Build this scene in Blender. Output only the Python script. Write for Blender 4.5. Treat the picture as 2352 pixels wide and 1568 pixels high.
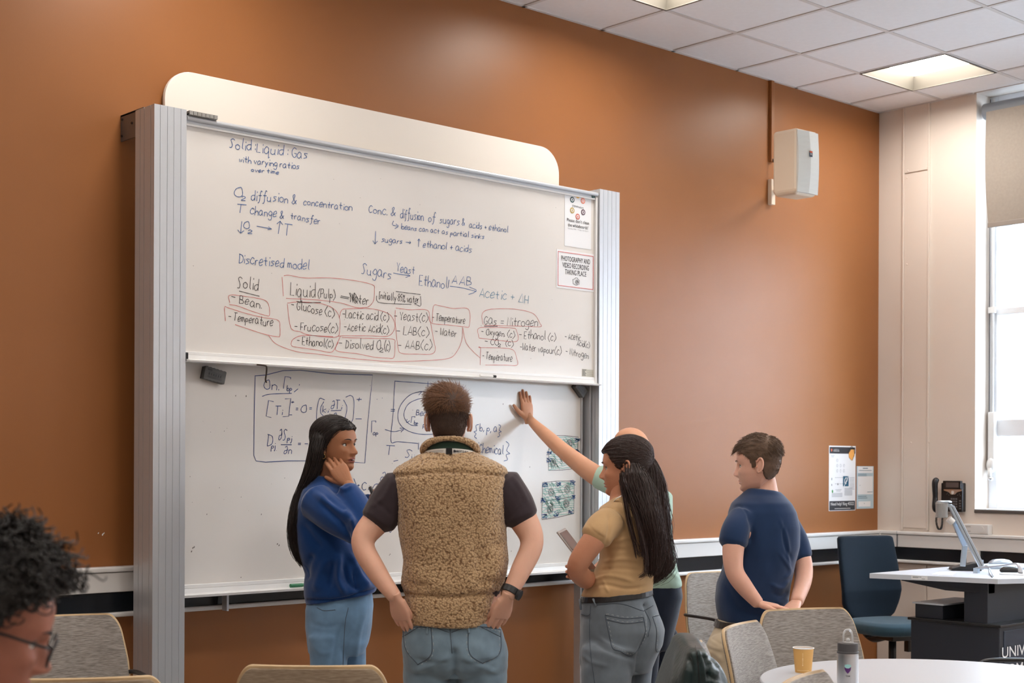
import bpy, bmesh, math, random
import numpy as np
from mathutils import Vector, Matrix
from mathutils.bvhtree import BVHTree
random.seed(4); np.random.seed(4)
for o in list(bpy.data.objects): bpy.data.objects.remove(o)
SC = bpy.context.scene
COL = SC.collection
pi = math.pi
# ---------------------------------------------------------------- camera
FPX, ROLL, YAW = 3300.0, 0.0042, 0.7406
CAM = np.array([0.0, -5.6206, 1.47])
SY, CY = math.sin(YAW), math.cos(YAW)
RIGHT = np.array([CY, -SY, 0.0]); FWD = np.array([SY, CY, 0.0]); UP = np.array([0, 0, 1.0])
PPX, PPY = 1176 - math.sin(ROLL) * 286.2, 784 + math.cos(ROLL) * 286.2
cam = bpy.data.cameras.new('camera'); camo = bpy.data.objects.new('camera', cam); COL.objects.link(camo)
cam.sensor_fit = 'HORIZONTAL'; cam.sensor_width = 36.0; cam.lens = FPX / 2352 * 36
cam.shift_x = (1176 - PPX) / 2352; cam.shift_y = (PPY - 784) / 2352
cr, sr = math.cos(ROLL), math.sin(ROLL)
cx = RIGHT * cr + UP * sr; cy = -RIGHT * sr + UP * cr
M = Matrix(((cx[0], cy[0], -FWD[0], CAM[0]), (cx[1], cy[1], -FWD[1], CAM[1]), (cx[2], cy[2], -FWD[2], CAM[2]), (0, 0, 0, 1)))
camo.matrix_world = M
cam.clip_start = 0.05; cam.clip_end = 300
cam.dof.use_dof = True; cam.dof.focus_distance = 6.2; cam.dof.aperture_fstop = 5.0
SC.camera = camo
SC.view_settings.view_transform = 'Standard'; SC.view_settings.look = 'None'
SC.view_settings.gamma = 1.0; SC.view_settings.use_curve_mapping = False
SC.view_settings.exposure = 0.56
# ---------------------------------------------------------------- world: bright overcast sky
W = bpy.data.worlds.new('sky'); SC.world = W; W.use_nodes = True
wn = W.node_tree.nodes; wl = W.node_tree.links
bg = wn['Background']; bg.inputs['Strength'].default_value = 13.0
tc = wn.new('ShaderNodeTexCoord'); sx = wn.new('ShaderNodeSeparateXYZ'); rp = wn.new('ShaderNodeValToRGB')
wl.new(tc.outputs['Generated'], sx.inputs[0]); wl.new(sx.outputs[2], rp.inputs[0]); wl.new(rp.outputs[0], bg.inputs[0])
rp.color_ramp.elements[0].color = (0.72, 0.86, 1, 1); rp.color_ramp.elements[1].color = (0.58, 0.78, 1, 1)
XR = 8.5686; HC = 3.916; XL = -3.2; YF = -9.6
WINS = [(-2.72, -0.736), (-5.6, -3.6), (-8.5, -6.5)]; WZ0, WZ1 = 1.2, 3.9
for (a, b) in WINS:
    L = bpy.data.lights.new('window_portal', 'AREA'); L.shape = 'RECTANGLE'; L.size = b - a; L.size_y = WZ1 - WZ0
    lo = bpy.data.objects.new('window_portal', L); COL.objects.link(lo)
    lo.location = (XR + .3, (a + b) / 2, (WZ0 + WZ1) / 2); lo.rotation_euler = (pi/2, 0, pi/2)
    L.cycles.is_portal = True
LAMP_STRENGTH = 20.0
# ---------------------------------------------------------------- helpers
def at(px, py, d=None, x=None, y=None, z=None):
    X = px - PPX; Y = py - PPY
    a = (cr * X + sr * Y) / FPX; b = (sr * X - cr * Y) / FPX
    r = FWD + RIGHT * a + UP * b
    if d is not None: t = d
    elif x is not None: t = (x - CAM[0]) / r[0]
    elif y is not None: t = (y - CAM[1]) / r[1]
    else: t = (z - CAM[2]) / r[2]
    return CAM + r * t
def pix(V):
    V = np.asarray(V, float) - CAM
    dep = V @ FWD; X = FPX * (V @ RIGHT) / dep; Y = -FPX * V[..., 2] / dep
    return np.stack([PPX + cr * X - sr * Y, PPY + sr * X + cr * Y], -1), dep
def unit(v): v = np.asarray(v, float); return v / (np.linalg.norm(v) + 1e-12)
def lin(*c):
    c = [v / 255 for v in c]; return tuple(v / 12.92 if v <= .04045 else ((v + .055) / 1.055) ** 2.4 for v in c) + (1,)
def mat(name, col, rough=.6, metal=0., bump=0., scale=40., var=0., spec=.5, emit=None, es=0, sss=0, coat=0, sheen=0, kind='noise', stretch=None, trans=0, alpha=1, bdist=.01, var_scale=None):
    m = bpy.data.materials.new(name); m.use_nodes = True
    n = m.node_tree.nodes; l = m.node_tree.links; p = n['Principled BSDF']
    p.inputs['Base Color'].default_value = col; p.inputs['Roughness'].default_value = rough
    p.inputs['Metallic'].default_value = metal; p.inputs['Specular IOR Level'].default_value = spec
    if emit: p.inputs['Emission Color'].default_value = emit; p.inputs['Emission Strength'].default_value = es
    if sss: p.inputs['Subsurface Weight'].default_value = sss; p.inputs['Subsurface Radius'].default_value = (1, .35, .2); p.inputs['Subsurface Scale'].default_value = .008
    if coat: p.inputs['Coat Weight'].default_value = coat; p.inputs['Coat Roughness'].default_value = .15
    if sheen: p.inputs['Sheen Weight'].default_value = sheen; p.inputs['Sheen Roughness'].default_value = .5
    if trans: p.inputs['Transmission Weight'].default_value = trans
    if alpha < 1: p.inputs['Alpha'].default_value = alpha
    t = n.new('ShaderNodeTexCoord'); mp = n.new('ShaderNodeMapping'); l.new(t.outputs['Object'], mp.inputs[0])
    if stretch: mp.inputs['Scale'].default_value = stretch
    def tex(k, s):
        if k == 'voronoi':
            x = n.new('ShaderNodeTexVoronoi'); x.feature = 'SMOOTH_F1'; x.inputs['Smoothness'].default_value = .35; x.inputs['Scale'].default_value = s; o = x.outputs['Distance']
        else:
            x = n.new('ShaderNodeTexNoise'); x.inputs['Scale'].default_value = s; x.inputs['Detail'].default_value = 4; o = x.outputs['Fac']
        l.new(mp.outputs[0], x.inputs['Vector']); return o
    if bump:
        b = n.new('ShaderNodeBump'); b.inputs['Strength'].default_value = bump; b.inputs['Distance'].default_value = bdist
        l.new(tex(kind, scale), b.inputs['Height']); l.new(b.outputs[0], p.inputs['Normal'])
        if kind == 'voronoi': b.invert = True
    if var:
        r = n.new('ShaderNodeMapRange'); r.inputs['From Min'].default_value = .25; r.inputs['From Max'].default_value = .75
        r.inputs['To Min'].default_value = 1 - var; r.inputs['To Max'].default_value = 1 + var
        l.new(tex('noise', var_scale or scale * .4), r.inputs[0])
        mx = n.new('ShaderNodeVectorMath'); mx.operation = 'SCALE'; mx.inputs[0].default_value = col[:3]
        l.new(r.outputs[0], mx.inputs['Scale']); l.new(mx.outputs[0], p.inputs['Base Color'])
    return m
class MB:
    def __init__(s): s.v = []; s.f = []; s.n = 0; s.mi = []
    def add(s, V, Fc, mi=0):
        V = np.asarray(V, float).reshape(-1, 3); s.v.append(V)
        s.f += [tuple(i + s.n for i in f) for f in Fc]; s.mi += [mi] * len(Fc); s.n += len(V); return s
    def box(s, lo, hi, mi=0, Mx=None):
        (a, b, c), (d, e, f) = lo, hi
        V = np.array([(x, y, z) for x in (a, d) for y in (b, e) for z in (c, f)], float)
        if Mx is not None: V = V @ np.array(Mx.to_3x3()).T + np.array(Mx.translation)
        return s.add(V, [(0, 1, 3, 2), (4, 6, 7, 5), (0, 4, 5, 1), (2, 3, 7, 6), (0, 2, 6, 4), (1, 5, 7, 3)], mi)
    def obox(s, c, ax, ay, az, mi=0):   # centre + three half axis vectors
        c = np.asarray(c, float); ax, ay, az = map(lambda q: np.asarray(q, float), (ax, ay, az))
        V = [c + i * ax + j * ay + k * az for i in (-1, 1) for j in (-1, 1) for k in (-1, 1)]
        return s.add(V, [(0, 1, 3, 2), (4, 6, 7, 5), (0, 4, 5, 1), (2, 3, 7, 6), (0, 2, 6, 4), (1, 5, 7, 3)], mi)
    def loft(s, rings, caps=True, mi=0, closed=False):
        k = len(rings[0]); m = len(rings); F_ = []
        for i in range(m - (0 if closed else 1)):
            for j in range(k):
                a, b = i * k + j, i * k + (j + 1) % k; c, d = ((i + 1) % m) * k + (j + 1) % k, ((i + 1) % m) * k + j
                F_.append((a, b, c, d))
        if caps and not closed: F_.append(tuple(range(k))[::-1]); F_.append(tuple(range((m - 1) * k, m * k)))
        return s.add(np.concatenate([np.asarray(r, float) for r in rings]), F_, mi)
    def tube(s, pts, r, k=8, mi=0, caps=True, flat=1., ref=None):
        pts = np.asarray(pts, float); rs = np.broadcast_to(np.asarray(r, float), (len(pts),))
        return s.loft(frames(pts, rs, k, flat, ref), caps, mi)
    def prism(s, poly, vec, mi=0):
        poly = np.asarray(poly, float); n = len(poly); vec = np.asarray(vec, float)
        F_ = [tuple(range(n))[::-1], tuple(range(n, 2 * n))] + [(i, (i + 1) % n, n + (i + 1) % n, n + i) for i in range(n)]
        return s.add(np.concatenate([poly, poly + vec]), F_, mi)
    def ell(s, c, a, b, d, k=20, m=12, mi=0):
        c = np.asarray(c, float); a, b, d = map(lambda q: np.asarray(q, float), (a, b, d)); R = []
        for i in range(m + 1):
            t = -pi/2 + pi * i / m; t = max(min(t, pi/2 - .02), -pi/2 + .02)
            R.append([c + d * math.sin(t) + math.cos(t) * (a * math.cos(2*pi*j/k) + b * math.sin(2*pi*j/k)) for j in range(k)])
        return s.loft(R, True, mi)
    def mesh(s, name='m'):
        me = bpy.data.meshes.new(name)
        me.from_pydata(np.concatenate(s.v).tolist(), [], s.f)
        if any(s.mi): me.polygons.foreach_set('material_index', s.mi)
        me.update(); return me
    def build(s, name, m, parent=None, smooth=False, bevel=0, fix=True):
        me = s.mesh(name)
        if fix:
            bm = bmesh.new(); bm.from_mesh(me); bmesh.ops.recalc_face_normals(bm, faces=bm.faces); bm.to_mesh(me); bm.free()
        return link(name, me, m, parent, smooth, bevel)
def frames(pts, rs, k, flat=1., ref=None):
    n = len(pts); T = np.gradient(pts, axis=0); T /= np.linalg.norm(T, axis=1)[:, None] + 1e-12
    u = np.asarray(ref, float) if ref is not None else (UP if abs(T[0][2]) < .9 else np.array([1., 0, 0]))
    R = []
    for i in range(n):
        if ref is not None: u = np.asarray(ref, float)
        u = u - T[i] * (u @ T[i]); u /= np.linalg.norm(u) + 1e-12; w = np.cross(T[i], u)
        R.append([pts[i] + rs[i] * (math.cos(2*pi*j/k) * u * flat + math.sin(2*pi*j/k) * w) for j in range(k)])
    return R
def link(name, me, m, parent=None, smooth=False, bevel=0):
    o = bpy.data.objects.new(name, me); COL.objects.link(o)
    for q in (m if isinstance(m, (list, tuple)) else [m]): me.materials.append(q)
    if smooth: me.polygons.foreach_set('use_smooth', [True] * len(me.polygons))
    if bevel:
        b = o.modifiers.new('bevel', 'BEVEL'); b.width = bevel; b.segments = 2; b.limit_method = 'ANGLE'
    if parent is not None:
        o.parent = parent; o.matrix_parent_inverse = Matrix.Translation(parent.location).inverted() if False else parent_world(parent).inverted()
    return o
def parent_world(p):
    m = p.matrix_basis.copy()
    while p.parent is not None: m = p.parent.matrix_basis @ p.matrix_parent_inverse @ m; p = p.parent
    return m
def tag(o, label=None, cat=None, group=None, kind=None):
    if label: o['label'] = label
    if cat: o['category'] = cat
    if group: o['group'] = group
    if kind: o['kind'] = kind
    return o
def thing(name, loc, label, cat, group=None):
    o = bpy.data.objects.new(name, None); COL.objects.link(o); o.location = tuple(loc); o.empty_display_size = .1
    return tag(o, label, cat, group)
def smooth_pts(P, n=6, closed=False):
    P = np.asarray(P, float)
    if len(P) < 3: return P
    Q = np.vstack([P[-1], P, P[0], P[1]]) if closed else np.vstack([2*P[0]-P[1], P, 2*P[-1]-P[-2]])
    out = []
    for i in range(1, len(Q) - 2):
        for t in np.linspace(0, 1, n, endpoint=False):
            a, b, c, d = Q[i-1], Q[i], Q[i+1], Q[i+2]
            out.append(.5 * (2*b + (c-a)*t + (2*a-5*b+4*c-d)*t*t + (3*b-a-3*c+d)*t**3))
    if not closed: out.append(Q[-2])
    return np.array(out)
FONTC = {}
def text_mesh(s, bold=0.):
    k = (s, bold)
    if k not in FONTC:
        c = bpy.data.curves.new('t', 'FONT'); c.body = s; c.align_x = 'CENTER'; c.align_y = 'CENTER'; c.offset = bold * .35; c.resolution_u = 3
        o = bpy.data.objects.new('t', c); COL.objects.link(o); dg = bpy.context.evaluated_depsgraph_get()
        me = bpy.data.meshes.new_from_object(o.evaluated_get(dg)); V = np.array([v.co[:] for v in me.vertices]); F_ = [tuple(p.vertices) for p in me.polygons]
        bpy.data.objects.remove(o); bpy.data.meshes.remove(me)
        FONTC[k] = (V, F_)
    return FONTC[k]
def put_text(mb, s, c, ux, uy, h, width=None, bold=0., mi=0):  # centre, unit axes, cap height, total width
    V, F_ = text_mesh(s, bold)
    lo, hi = V.min(0), V.max(0); V = V - (lo + hi) / 2
    sy = h / max(.7, .01) if width is None else h / (hi[1] - lo[1]); sxx = sy if width is None else width / (hi[0] - lo[0])
    mb.add(np.asarray(c) + V[:, :1] * sxx * np.asarray(ux) + V[:, 1:2] * sy * np.asarray(uy), F_, mi)
# ---------------------------------------------------------------- materials
M_wall = mat('orange_wall_paint', (.32, .122, .038, 1), .38, bump=.03, scale=220, var=.03, var_scale=3, spec=.38)
M_cream = mat('cream_wall_paint', lin(226, 214, 203), .5, bump=.03, scale=160, var=.015, var_scale=4)
M_white = mat('white_plastic', lin(228, 226, 224), .35)
M_tile = mat('mineral_tile', lin(238, 236, 236), .9, bump=.12, scale=300, var=.02, var_scale=30)
M_tbar = mat('ceiling_bar', lin(214, 210, 207), .5)
M_alu = mat('satin_aluminium', lin(205, 208, 213), .42, metal=.55, bump=.02, scale=300, stretch=(1, 1, .02))
M_aludark = mat('dark_aluminium', lin(120, 122, 128), .35, metal=.8)
M_board = mat('whiteboard_enamel', lin(229, 224, 219), .17, spec=.35, var=.015, var_scale=2.5)
M_rail = mat('white_rail', lin(232, 231, 230), .25)
M_black = mat('black_plastic', (.012, .012, .014, 1), .35)
M_band = mat('black_trunking', (.008, .011, .016, 1), .22)
M_floor = mat('carpet', lin(165, 158, 152), .95, bump=.3, scale=400, var=.1)
M_steel = mat('brushed_steel', lin(200, 200, 202), .3, metal=1., bump=.03, scale=200, stretch=(1, 1, .05))
M_blue_ink = mat('blue_marker_ink', lin(38, 88, 152), .4)
M_teal_ink = mat('teal_marker_ink', lin(70, 128, 160), .4)
M_navy_ink = mat('navy_marker_ink', lin(30, 62, 122), .4)
M_black_ink = mat('black_marker_ink', lin(48, 42, 42), .4)
M_red_ink = mat('red_marker_ink', lin(205, 110, 105), .4)
M_green_ink = mat('pale_green_ink', lin(150, 200, 188), .4)
M_paper = mat('paper', lin(238, 238, 240), .7)
M_ink = mat('print_ink', lin(52, 52, 58), .7)
M_glass = mat('window_glass', (1, 1, 1, 1), .0, trans=1.)
M_glass.node_tree.nodes['Principled BSDF'].inputs['IOR'].default_value = 1.05
# ================================================================ SETTING
fl = MB().box((XL, YF, -.1), (XR, 0, 0)).build('floor', M_floor); tag(fl, kind='structure')
wb = MB().box((XL, 0, 0), (XR, .2, HC + .3)).build('wall_back', M_wall); tag(wb, kind='structure')
# small paint chips on the back wall
mb = MB()
for (px, py, r) in [(226, 1224, .004), (236, 1227, .006), (239, 1224, .004)]:
    c = at(px, py, y=0); mb.ell(c, (r*.7, 0, r*.5), (0, .0008, 0), (0, 0, r*.8), 8, 4)
mb.build('paint_chip', M_white, wb)
tag(MB().box((XL - .2, YF, 0), (XL, .2, HC + .3)).build('wall_left', M_cream), kind='structure')
tag(MB().box((XL, YF - .2, 0), (XR + .3, YF, HC + .3)).build('wall_front', M_cream), kind='structure')
# right wall with three window openings
mb = MB(); TH = .30
ys = [0]; 
for (a, b) in WINS: ys += [b, a]
ys.append(YF)
for i in range(0, len(ys), 2): mb.box((XR, ys[i+1], 0), (XR + TH, ys[i] + (.2 if i == 0 else 0), HC + .3))
for (a, b) in WINS: mb.box((XR, a, 0), (XR + TH, b, WZ0)); mb.box((XR, a, WZ1 + .02), (XR + TH, b, HC + .3))
wr = mb.build('wall_right', M_cream); tag(wr, kind='structure')
# boxed-in panels on the right wall (strip between two beads)
def wpanel(y0, y1, z0, z1, name='panel'):
    return MB().box((XR - .012, y0, z0), (XR, y1, z1)).build(name, M_cream, wr, bevel=.002)
wpanel(-.385, -.208, 3.472, HC); wpanel(-.385, -.208, 1.065, 3.464)
for y in (-.2, -.394): MB().box((XR - .016, y - .007, 1.05), (XR, y + .007, HC)).build('bead', M_cream, wr, bevel=.003)
for y0, y1 in ((-.385, -.01), (-.86, -.395), (-1.6, -.87), (-2.4, -1.61)): wpanel(y0, y1, .1, .82)
mb = MB()
for (px, py) in [(2085, 392), (2131, 384), (2083, 408), (2133, 400), (2083, 607), (2131, 601), (2092, 1016), (2134, 1015)]:
    c = at(px, py, x=XR - .012); mb.ell(c, (.003, 0, 0), (0, .006, 0), (0, 0, .006), 8, 6)
mb.build('screw_cap', M_cream, wr, smooth=True)
# dado trunking (profile extruded) on back and right walls
def trunk(name, p0, p1, nrm):
    p0, p1, nrm = map(np.array, (p0, p1, nrm)); r = tag(bpy.data.objects.new(name, None), kind='structure'); COL.objects.link(r)
    d = p1 - p0
    def pr(z0, z1, t0, t1, nm, m, bev=.003):
        q = [p0 + nrm * t0 + UP * z0, p0 + nrm * t1 + UP * z0, p0 + nrm * t1 + UP * z1, p0 + nrm * t0 + UP * z1]
        MB().prism(q, d).build(nm, m, r, bevel=bev)
    pr(1.019, 1.041, 0, .058, 'top_rail', M_rail, .006); pr(.934, 1.0165, 0, .048, 'cover_panel', M_white)
    pr(.849, .934, 0, .034, 'black_band', M_band); pr(.829, .849, 0, .056, 'lower_rail', M_rail, .006)
    return r
trunk('trim_1', (XL, 0, 0), (XR - .05, 0, 0), (0, -1, 0))
t2 = trunk('trim_2', (XR, -.05, 0), (XR, YF, 0), (-1, 0, 0))
mb = MB()
for y in (-.05, -.19): mb.box((XR - .0595, y - .001, .935), (XR - .045, y + .001, 1.04))
mb.build('joint', M_aludark, t2)
MB().box((XR - .062, -.06, .829), (XR, 0, 1.0405)).build('corner_piece', M_white, t2, bevel=.003)
s1 = at(2235, 1285, x=XR - .05)
sk = thing('power_socket', s1, 'small white power socket set in the black trunking band behind the document camera', 'socket')
MB().box((XR - .056, s1[1] - .045, .838), (XR - .034, s1[1] + .045, .932)).build('faceplate', M_white, sk, bevel=.003)
MB().box((XR - .060, s1[1] - .03, .88), (XR - .056, s1[1] - .015, .90)).build('switch', M_rail, sk, bevel=.001)
# painted conduit above the speaker
mb = MB(); mb.box((7.333, -.022, 3.40), (7.362, 0, HC)); tag(mb.build('trim_3', M_wall, bevel=.003), kind='structure')
# ceiling
cl = MB().box((XL, YF, HC + .09), (XR + .3, .2, HC + .3)).build('ceiling', M_tbar); tag(cl, kind='structure')
X0, R1 = 5.2065, .4834
gx = [X0 + .6 * i for i in range(-14, 7)]; gx = [g for g in gx if XL < g < XR]
gy = [-(R1 + .6 * j) for j in range(0, 16)]; gy = [g for g in gy if g > YF]
mb = MB()
for g in gx: mb.box((g - .012, YF, HC), (g + .012, 0, HC + .012))
for g in gy: mb.box((XL, g - .012, HC + .0008), (XR, g + .012, HC + .0128))
mb.box((XL, -.02, HC), (XR, 0, HC + .012)); mb.box((XR - .02, -.72, HC), (XR, 0, HC + .012))
mb.build('grid_bar', M_tbar, cl)
ex = [XL] + gx + [XR]; ey = [0] + gy + [YF]
M_lamp = mat('luminaire_diffuser', (1, .97, .92, 1), .5, emit=(1, .945, .87, 1), es=LAMP_STRENGTH)
M_refl = mat('luminaire_reflector', lin(92, 87, 79), .5)
cells = set()
for i in range(-8, 7, 4):
    for j in (0, 4, 8, 12): cells.add((round(X0 + .6 * i, 3), j))
tile_me = {}
NL = 0
lampdata = {}
for a in range(len(ex) - 1):
    for b in range(len(ey) - 1):
        x0, x1 = ex[a], ex[a+1]; y1, y0 = ey[b], ey[b+1]
        if (round(x0, 3), b - 1) in cells:
            NL += 1
            near = (round(x0, 3), b - 1) == (round(X0 + 2.4, 3), 0)
            lab = 'lit square recessed ceiling light in the corner above the window' if near else ('lit square recessed ceiling light cut off by the top edge of the photo' if (round(x0, 3), b-1) == (round(X0, 3), 0) else 'lit square recessed ceiling light further back in the room')
            L = thing('ceiling_light', ((x0+x1)/2, (y0+y1)/2, HC), lab, 'ceiling light', 'recessed ceiling lights' if 'further' in lab else None)
            c = np.array([(x0+x1)/2, (y0+y1)/2, HC]); h = .286
            if not lampdata:
                m1 = MB(); q0 = [(-h, -h, 0), (h, -h, 0), (h, h, 0), (-h, h, 0)]; k = .26; q1 = [(-k, -k, .082), (k, -k, .082), (k, k, .082), (-k, k, .082)]
                m1.add(q0 + q1, [(0, 1, 5, 4), (1, 2, 6, 5), (2, 3, 7, 6), (3, 0, 4, 7)])
                o_ = .2995; q2 = [(-o_, -o_, -.003), (o_, -o_, -.003), (o_, o_, -.003), (-o_, o_, -.003)]; q3 = [(u, v, -.003) for u, v, w in q0]
                m1.add(q2 + q3, [(0, 1, 5, 4), (1, 2, 6, 5), (2, 3, 7, 6), (3, 0, 4, 7)]); m1.add(q3 + q0, [(0, 1, 5, 4), (1, 2, 6, 5), (2, 3, 7, 6), (3, 0, 4, 7)])
                lampdata['f'] = m1.mesh('light_frame'); lampdata['f'].materials.append(M_refl)
                m2 = MB(); m2.add([(-k, -k, .081), (-k, k, .081), (k, k, .081), (k, -k, .081)], [(0, 1, 2, 3)]); lampdata['d'] = m2.mesh('diffuser'); lampdata['d'].materials.append(M_lamp)
            for nm, kk in (('frame', 'f'), ('diffuser', 'd')):
                o = bpy.data.objects.new(nm, lampdata[kk]); COL.objects.link(o); o.parent = L
            continue
        w, d = x1 - x0 - .026, y1 - y0 - .026
        if w < .03 or d < .03: continue
        key = (round(w, 3), round(d, 3))
        if key not in tile_me:
            m1 = MB().box((-w/2, -d/2, 0), (w/2, d/2, .015)); tile_me[key] = m1.mesh('tile'); tile_me[key].materials.append(M_tile)
        o = bpy.data.objects.new('tile', tile_me[key]); COL.objects.link(o); o.parent = cl
        o.location = ((x0+x1)/2, (y0+y1)/2, HC + .004 + random.uniform(0, .0015))
# windows
def window(i, y0, y1):
    r = bpy.data.objects.new('window_%d' % i, None); COL.objects.link(r); tag(r, kind='structure')
    x0, x1 = XR + .17, XR + .23
    M = mat('window_paint', lin(236, 239, 243), .4) if i == 1 else bpy.data.materials['window_paint']
    mb = MB(); mb.box((x0, y0, WZ0), (x1, y0 + .06, WZ1 + .02)); mb.box((x0, y1 - .06, WZ0), (x1, y1, WZ1 + .02)); mb.box((x0, y0 + .06, WZ0), (x1, y1 - .06, WZ0 + .05)); mb.box((x0, y0 + .06, WZ1 - .05), (x1, y1 - .06, WZ1 + .02))
    mb.build('window_frame', M, r, bevel=.004)
    mb = MB(); ym = (y0 + y1) / 2; mb.box((x0 + .01, ym - .03, WZ0 + .05), (x1 + .02, ym + .03, WZ1 - .05)); mb.build('mullion', M, r, bevel=.004)
    for (z, h) in ((1.735, .055), (2.50, .022), (3.16, .03)):
        MB().box((x0 + .005, y0 + .06, z - h), (x1 + .02, ym - .03, z + h)).build('glazing_bar', M, r, bevel=.004)
        MB().box((x0 + .005, ym + .03, z - h), (x1 + .02, y1 - .06, z + h)).build('glazing_bar', M, r, bevel=.004)
    # outer storm frame seen through the glass
    mb = MB(); mb.box((x1 + .05, y1 - .1, WZ0), (x1 + .07, y1 - .02, WZ1)); mb.box((x1 + .05, y0 + .02, WZ0), (x1 + .07, y0 + .1, WZ1)); mb.build('outer_frame', M, r)
    for (za, zb) in ((WZ0 + .05, 1.68), (1.79, 2.478), (2.522, 3.13), (3.19, WZ1 - .05)):
        for (ya, yb) in ((y0 + .06, ym - .03), (ym + .03, y1 - .06)):
            MB().box((x0 + .028, ya, za), (x0 + .032, yb, zb)).build('pane', M_glass, r)
    MB().box((XR - .012, y0 - .0, WZ0 - .022), (x0, y1 + .0, WZ0)).build('window_sill', mat('sill', lin(90, 84, 80), .5) if i == 1 else bpy.data.materials['sill'], r, bevel=.004)
    MB().box((XR + .0, y0, WZ0), (x0, y1, WZ0 + .004)).build('sill_top', M, r)
    return r
for i, (a, b) in enumerate(WINS): window(i + 1, a, b)
# roller blinds
M_blind = mat('blind_fabric', lin(158, 148, 138), .8, bump=.15, scale=500, var=.06, var_scale=60)
M_tube = mat('tube_grey', lin(128, 134, 142), .45); M_bbar = mat('blind_bar', lin(150, 140, 132), .6)
def blind(y0, y1, zb, lab):
    bl = thing('roller_blind', (XR + .07, (y0 + y1) / 2, 3.79), lab, 'blind'); zt = 3.80
    mb = MB(); mb.tube([(XR + .06, y1 - .029, zt), (XR + .06, y0 + .03, zt)], .052, 24); mb.build('roller_tube', M_tube, bl)
    R_ = []
    for t in np.linspace(0, 1, 24):
        z = 3.79 - t * (3.79 - zb - .015); bow = .018 * math.sin(pi * t)
        R_.append([(XR + .01 + .004*math.sin(5*t), y1 - .064 + bow - .02 * t, z), (XR + .01, y0 + .06, z), (XR + .013, y0 + .06, z), (XR + .013, y1 - .064 + bow - .02 * t, z)])
    MB().loft(R_).build('blind_fabric', M_blind, bl)
    MB().box((XR + .003, y0 + .06, zb), (XR + .018, y1 - .079, zb + .032)).build('bottom_bar', M_bbar, bl, bevel=.003)
blind(*WINS[0], 3.03, 'grey roller blind pulled a third of the way down the window')
blind(*WINS[1], 2.3, 'unseen grey roller blind added halfway down the middle window to limit its daylight')  # unseen, added to hold back daylight and its reflection on the whiteboard
blind(*WINS[2], 1.45, 'unseen grey roller blind added almost fully down the rearmost window to block its daylight')  # added out of view, keeps the rear window's sheen off the board's left part
# window winding gear
wg = thing('window_winder', (XR + .15, -.76, 1.6), 'white window winding gear with a rod in the corner of the window reveal', 'window winder')
gxp = XR + .15; gyp = -.775
MB().tube([(gxp, gyp, 1.83), (gxp, gyp, WZ1)], .009, 10).build('rod', M_white, wg, smooth=True)
MB().tube([(gxp, gyp + .024, 1.5), (gxp, gyp + .024, WZ1)], .003, 6).build('cable', M_aludark, wg, smooth=True)
MB().box((gxp - .02, gyp - .022, 1.52), (gxp + .02, gyp + .024, 1.84)).build('housing', M_white, wg, bevel=.006)
mb = MB(); mb.ell((gxp - .01, gyp, 1.49), (.03, 0, 0), (0, .034, 0), (0, 0, .05), 16, 10); mb.build('gearbox', M_white, wg, smooth=True)
mb = MB(); mb.tube([(gxp - .03, gyp, 1.47), (gxp - .035, gyp, 1.41)], .014, 12); mb.build('crank_handle', M_white, wg, smooth=True)
mb = MB(); mb.ell((gxp - .04, gyp - .01, 1.40), (.016, 0, 0), (0, .018, 0), (0, 0, .014), 12, 8); mb.build('knob', M_steel, wg, smooth=True)
MB().box((gxp - .012, gyp - .02, 2.49), (gxp + .012, gyp + .03, 2.53)).build('rod_clip', M_white, wg, bevel=.002)
# outside
M_fac = mat('pale_brick', lin(225, 205, 195), .9, bump=.1, scale=20)
gr = MB().box((XR + .6, -25, -3.2), (45, 25, -3)).build('ground', mat('asphalt', lin(150, 150, 150), .9)); tag(gr, kind='structure')
bd = thing('building', (26, 0, -3), 'pale brick building across the street seen through the window', 'building')
MB().box((26, -22, -3), (30, 20, 9)).build('wall', M_fac, bd)
mb = MB(); mb.box((25.7, -22, 4.3), (26, 20, 4.8)); mb.build('ledge', M_white, bd)
mb = MB(); mb.box((25.8, -22, 1.2), (26, 20, 1.35)); mb.build('ledge', M_white, bd)
M_dk = mat('far_window', lin(120, 135, 145), .2)
for yy in np.arange(-20, 18, 2.6):
    for z0 in (-1.6, 1.8, 5.4):
        f = MB().box((25.93, yy, z0), (26, yy + 1.3, z0 + 1.9)).build('window', M_dk, bd)
        MB().box((25.88, yy - .06, z0 + .9), (25.93, yy + 1.36, z0 + 1.0)).build('bar', M_white, f)
# ================================================================ SLIDING WHITEBOARD
YB = -.27; YL = -.2
wbd = thing('sliding_whiteboard', (4.26, -.13, 0), 'large vertically sliding double whiteboard with aluminium columns covered in handwriting', 'whiteboard')
def column(x0, x1):
    mb = MB(); ya, yb = -.295, -.134
    # profile with shallow grooves on the front and on both sides
    P = []
    def edge(p, q, gs, nrm, gd=.004, gw=.0035):
        p = np.array(p, float); q = np.array(q, float); d = unit(q - p); P.append(p)
        for g in gs:
            P.extend([p + d * (g - gw), p + d * (g - gw) - np.array(nrm) * gd, p + d * (g + gw) - np.array(nrm) * gd, p + d * (g + gw)])
    w = x1 - x0; dp = yb - ya
    edge((x0, ya), (x1, ya), [w * k for k in (.18, .40, .60, .82)], (0, -1), .002, .0012)
    edge((x1, ya), (x1, yb), [.03, .075, .12], (1, 0), .012, .008)
    edge((x1, yb), (x0, yb), [], (0, 1))
    edge((x0, yb), (x0, ya), [.041, .076, .131], (-1, 0), .003, .0018)
    poly = [(a, b, 0.0) for a, b in P]
    mb.prism(poly, (0, 0, 2.946))
    return mb.build('column', M_alu, wbd)
column(2.882, 3.03); column(5.498, 5.65)
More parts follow.
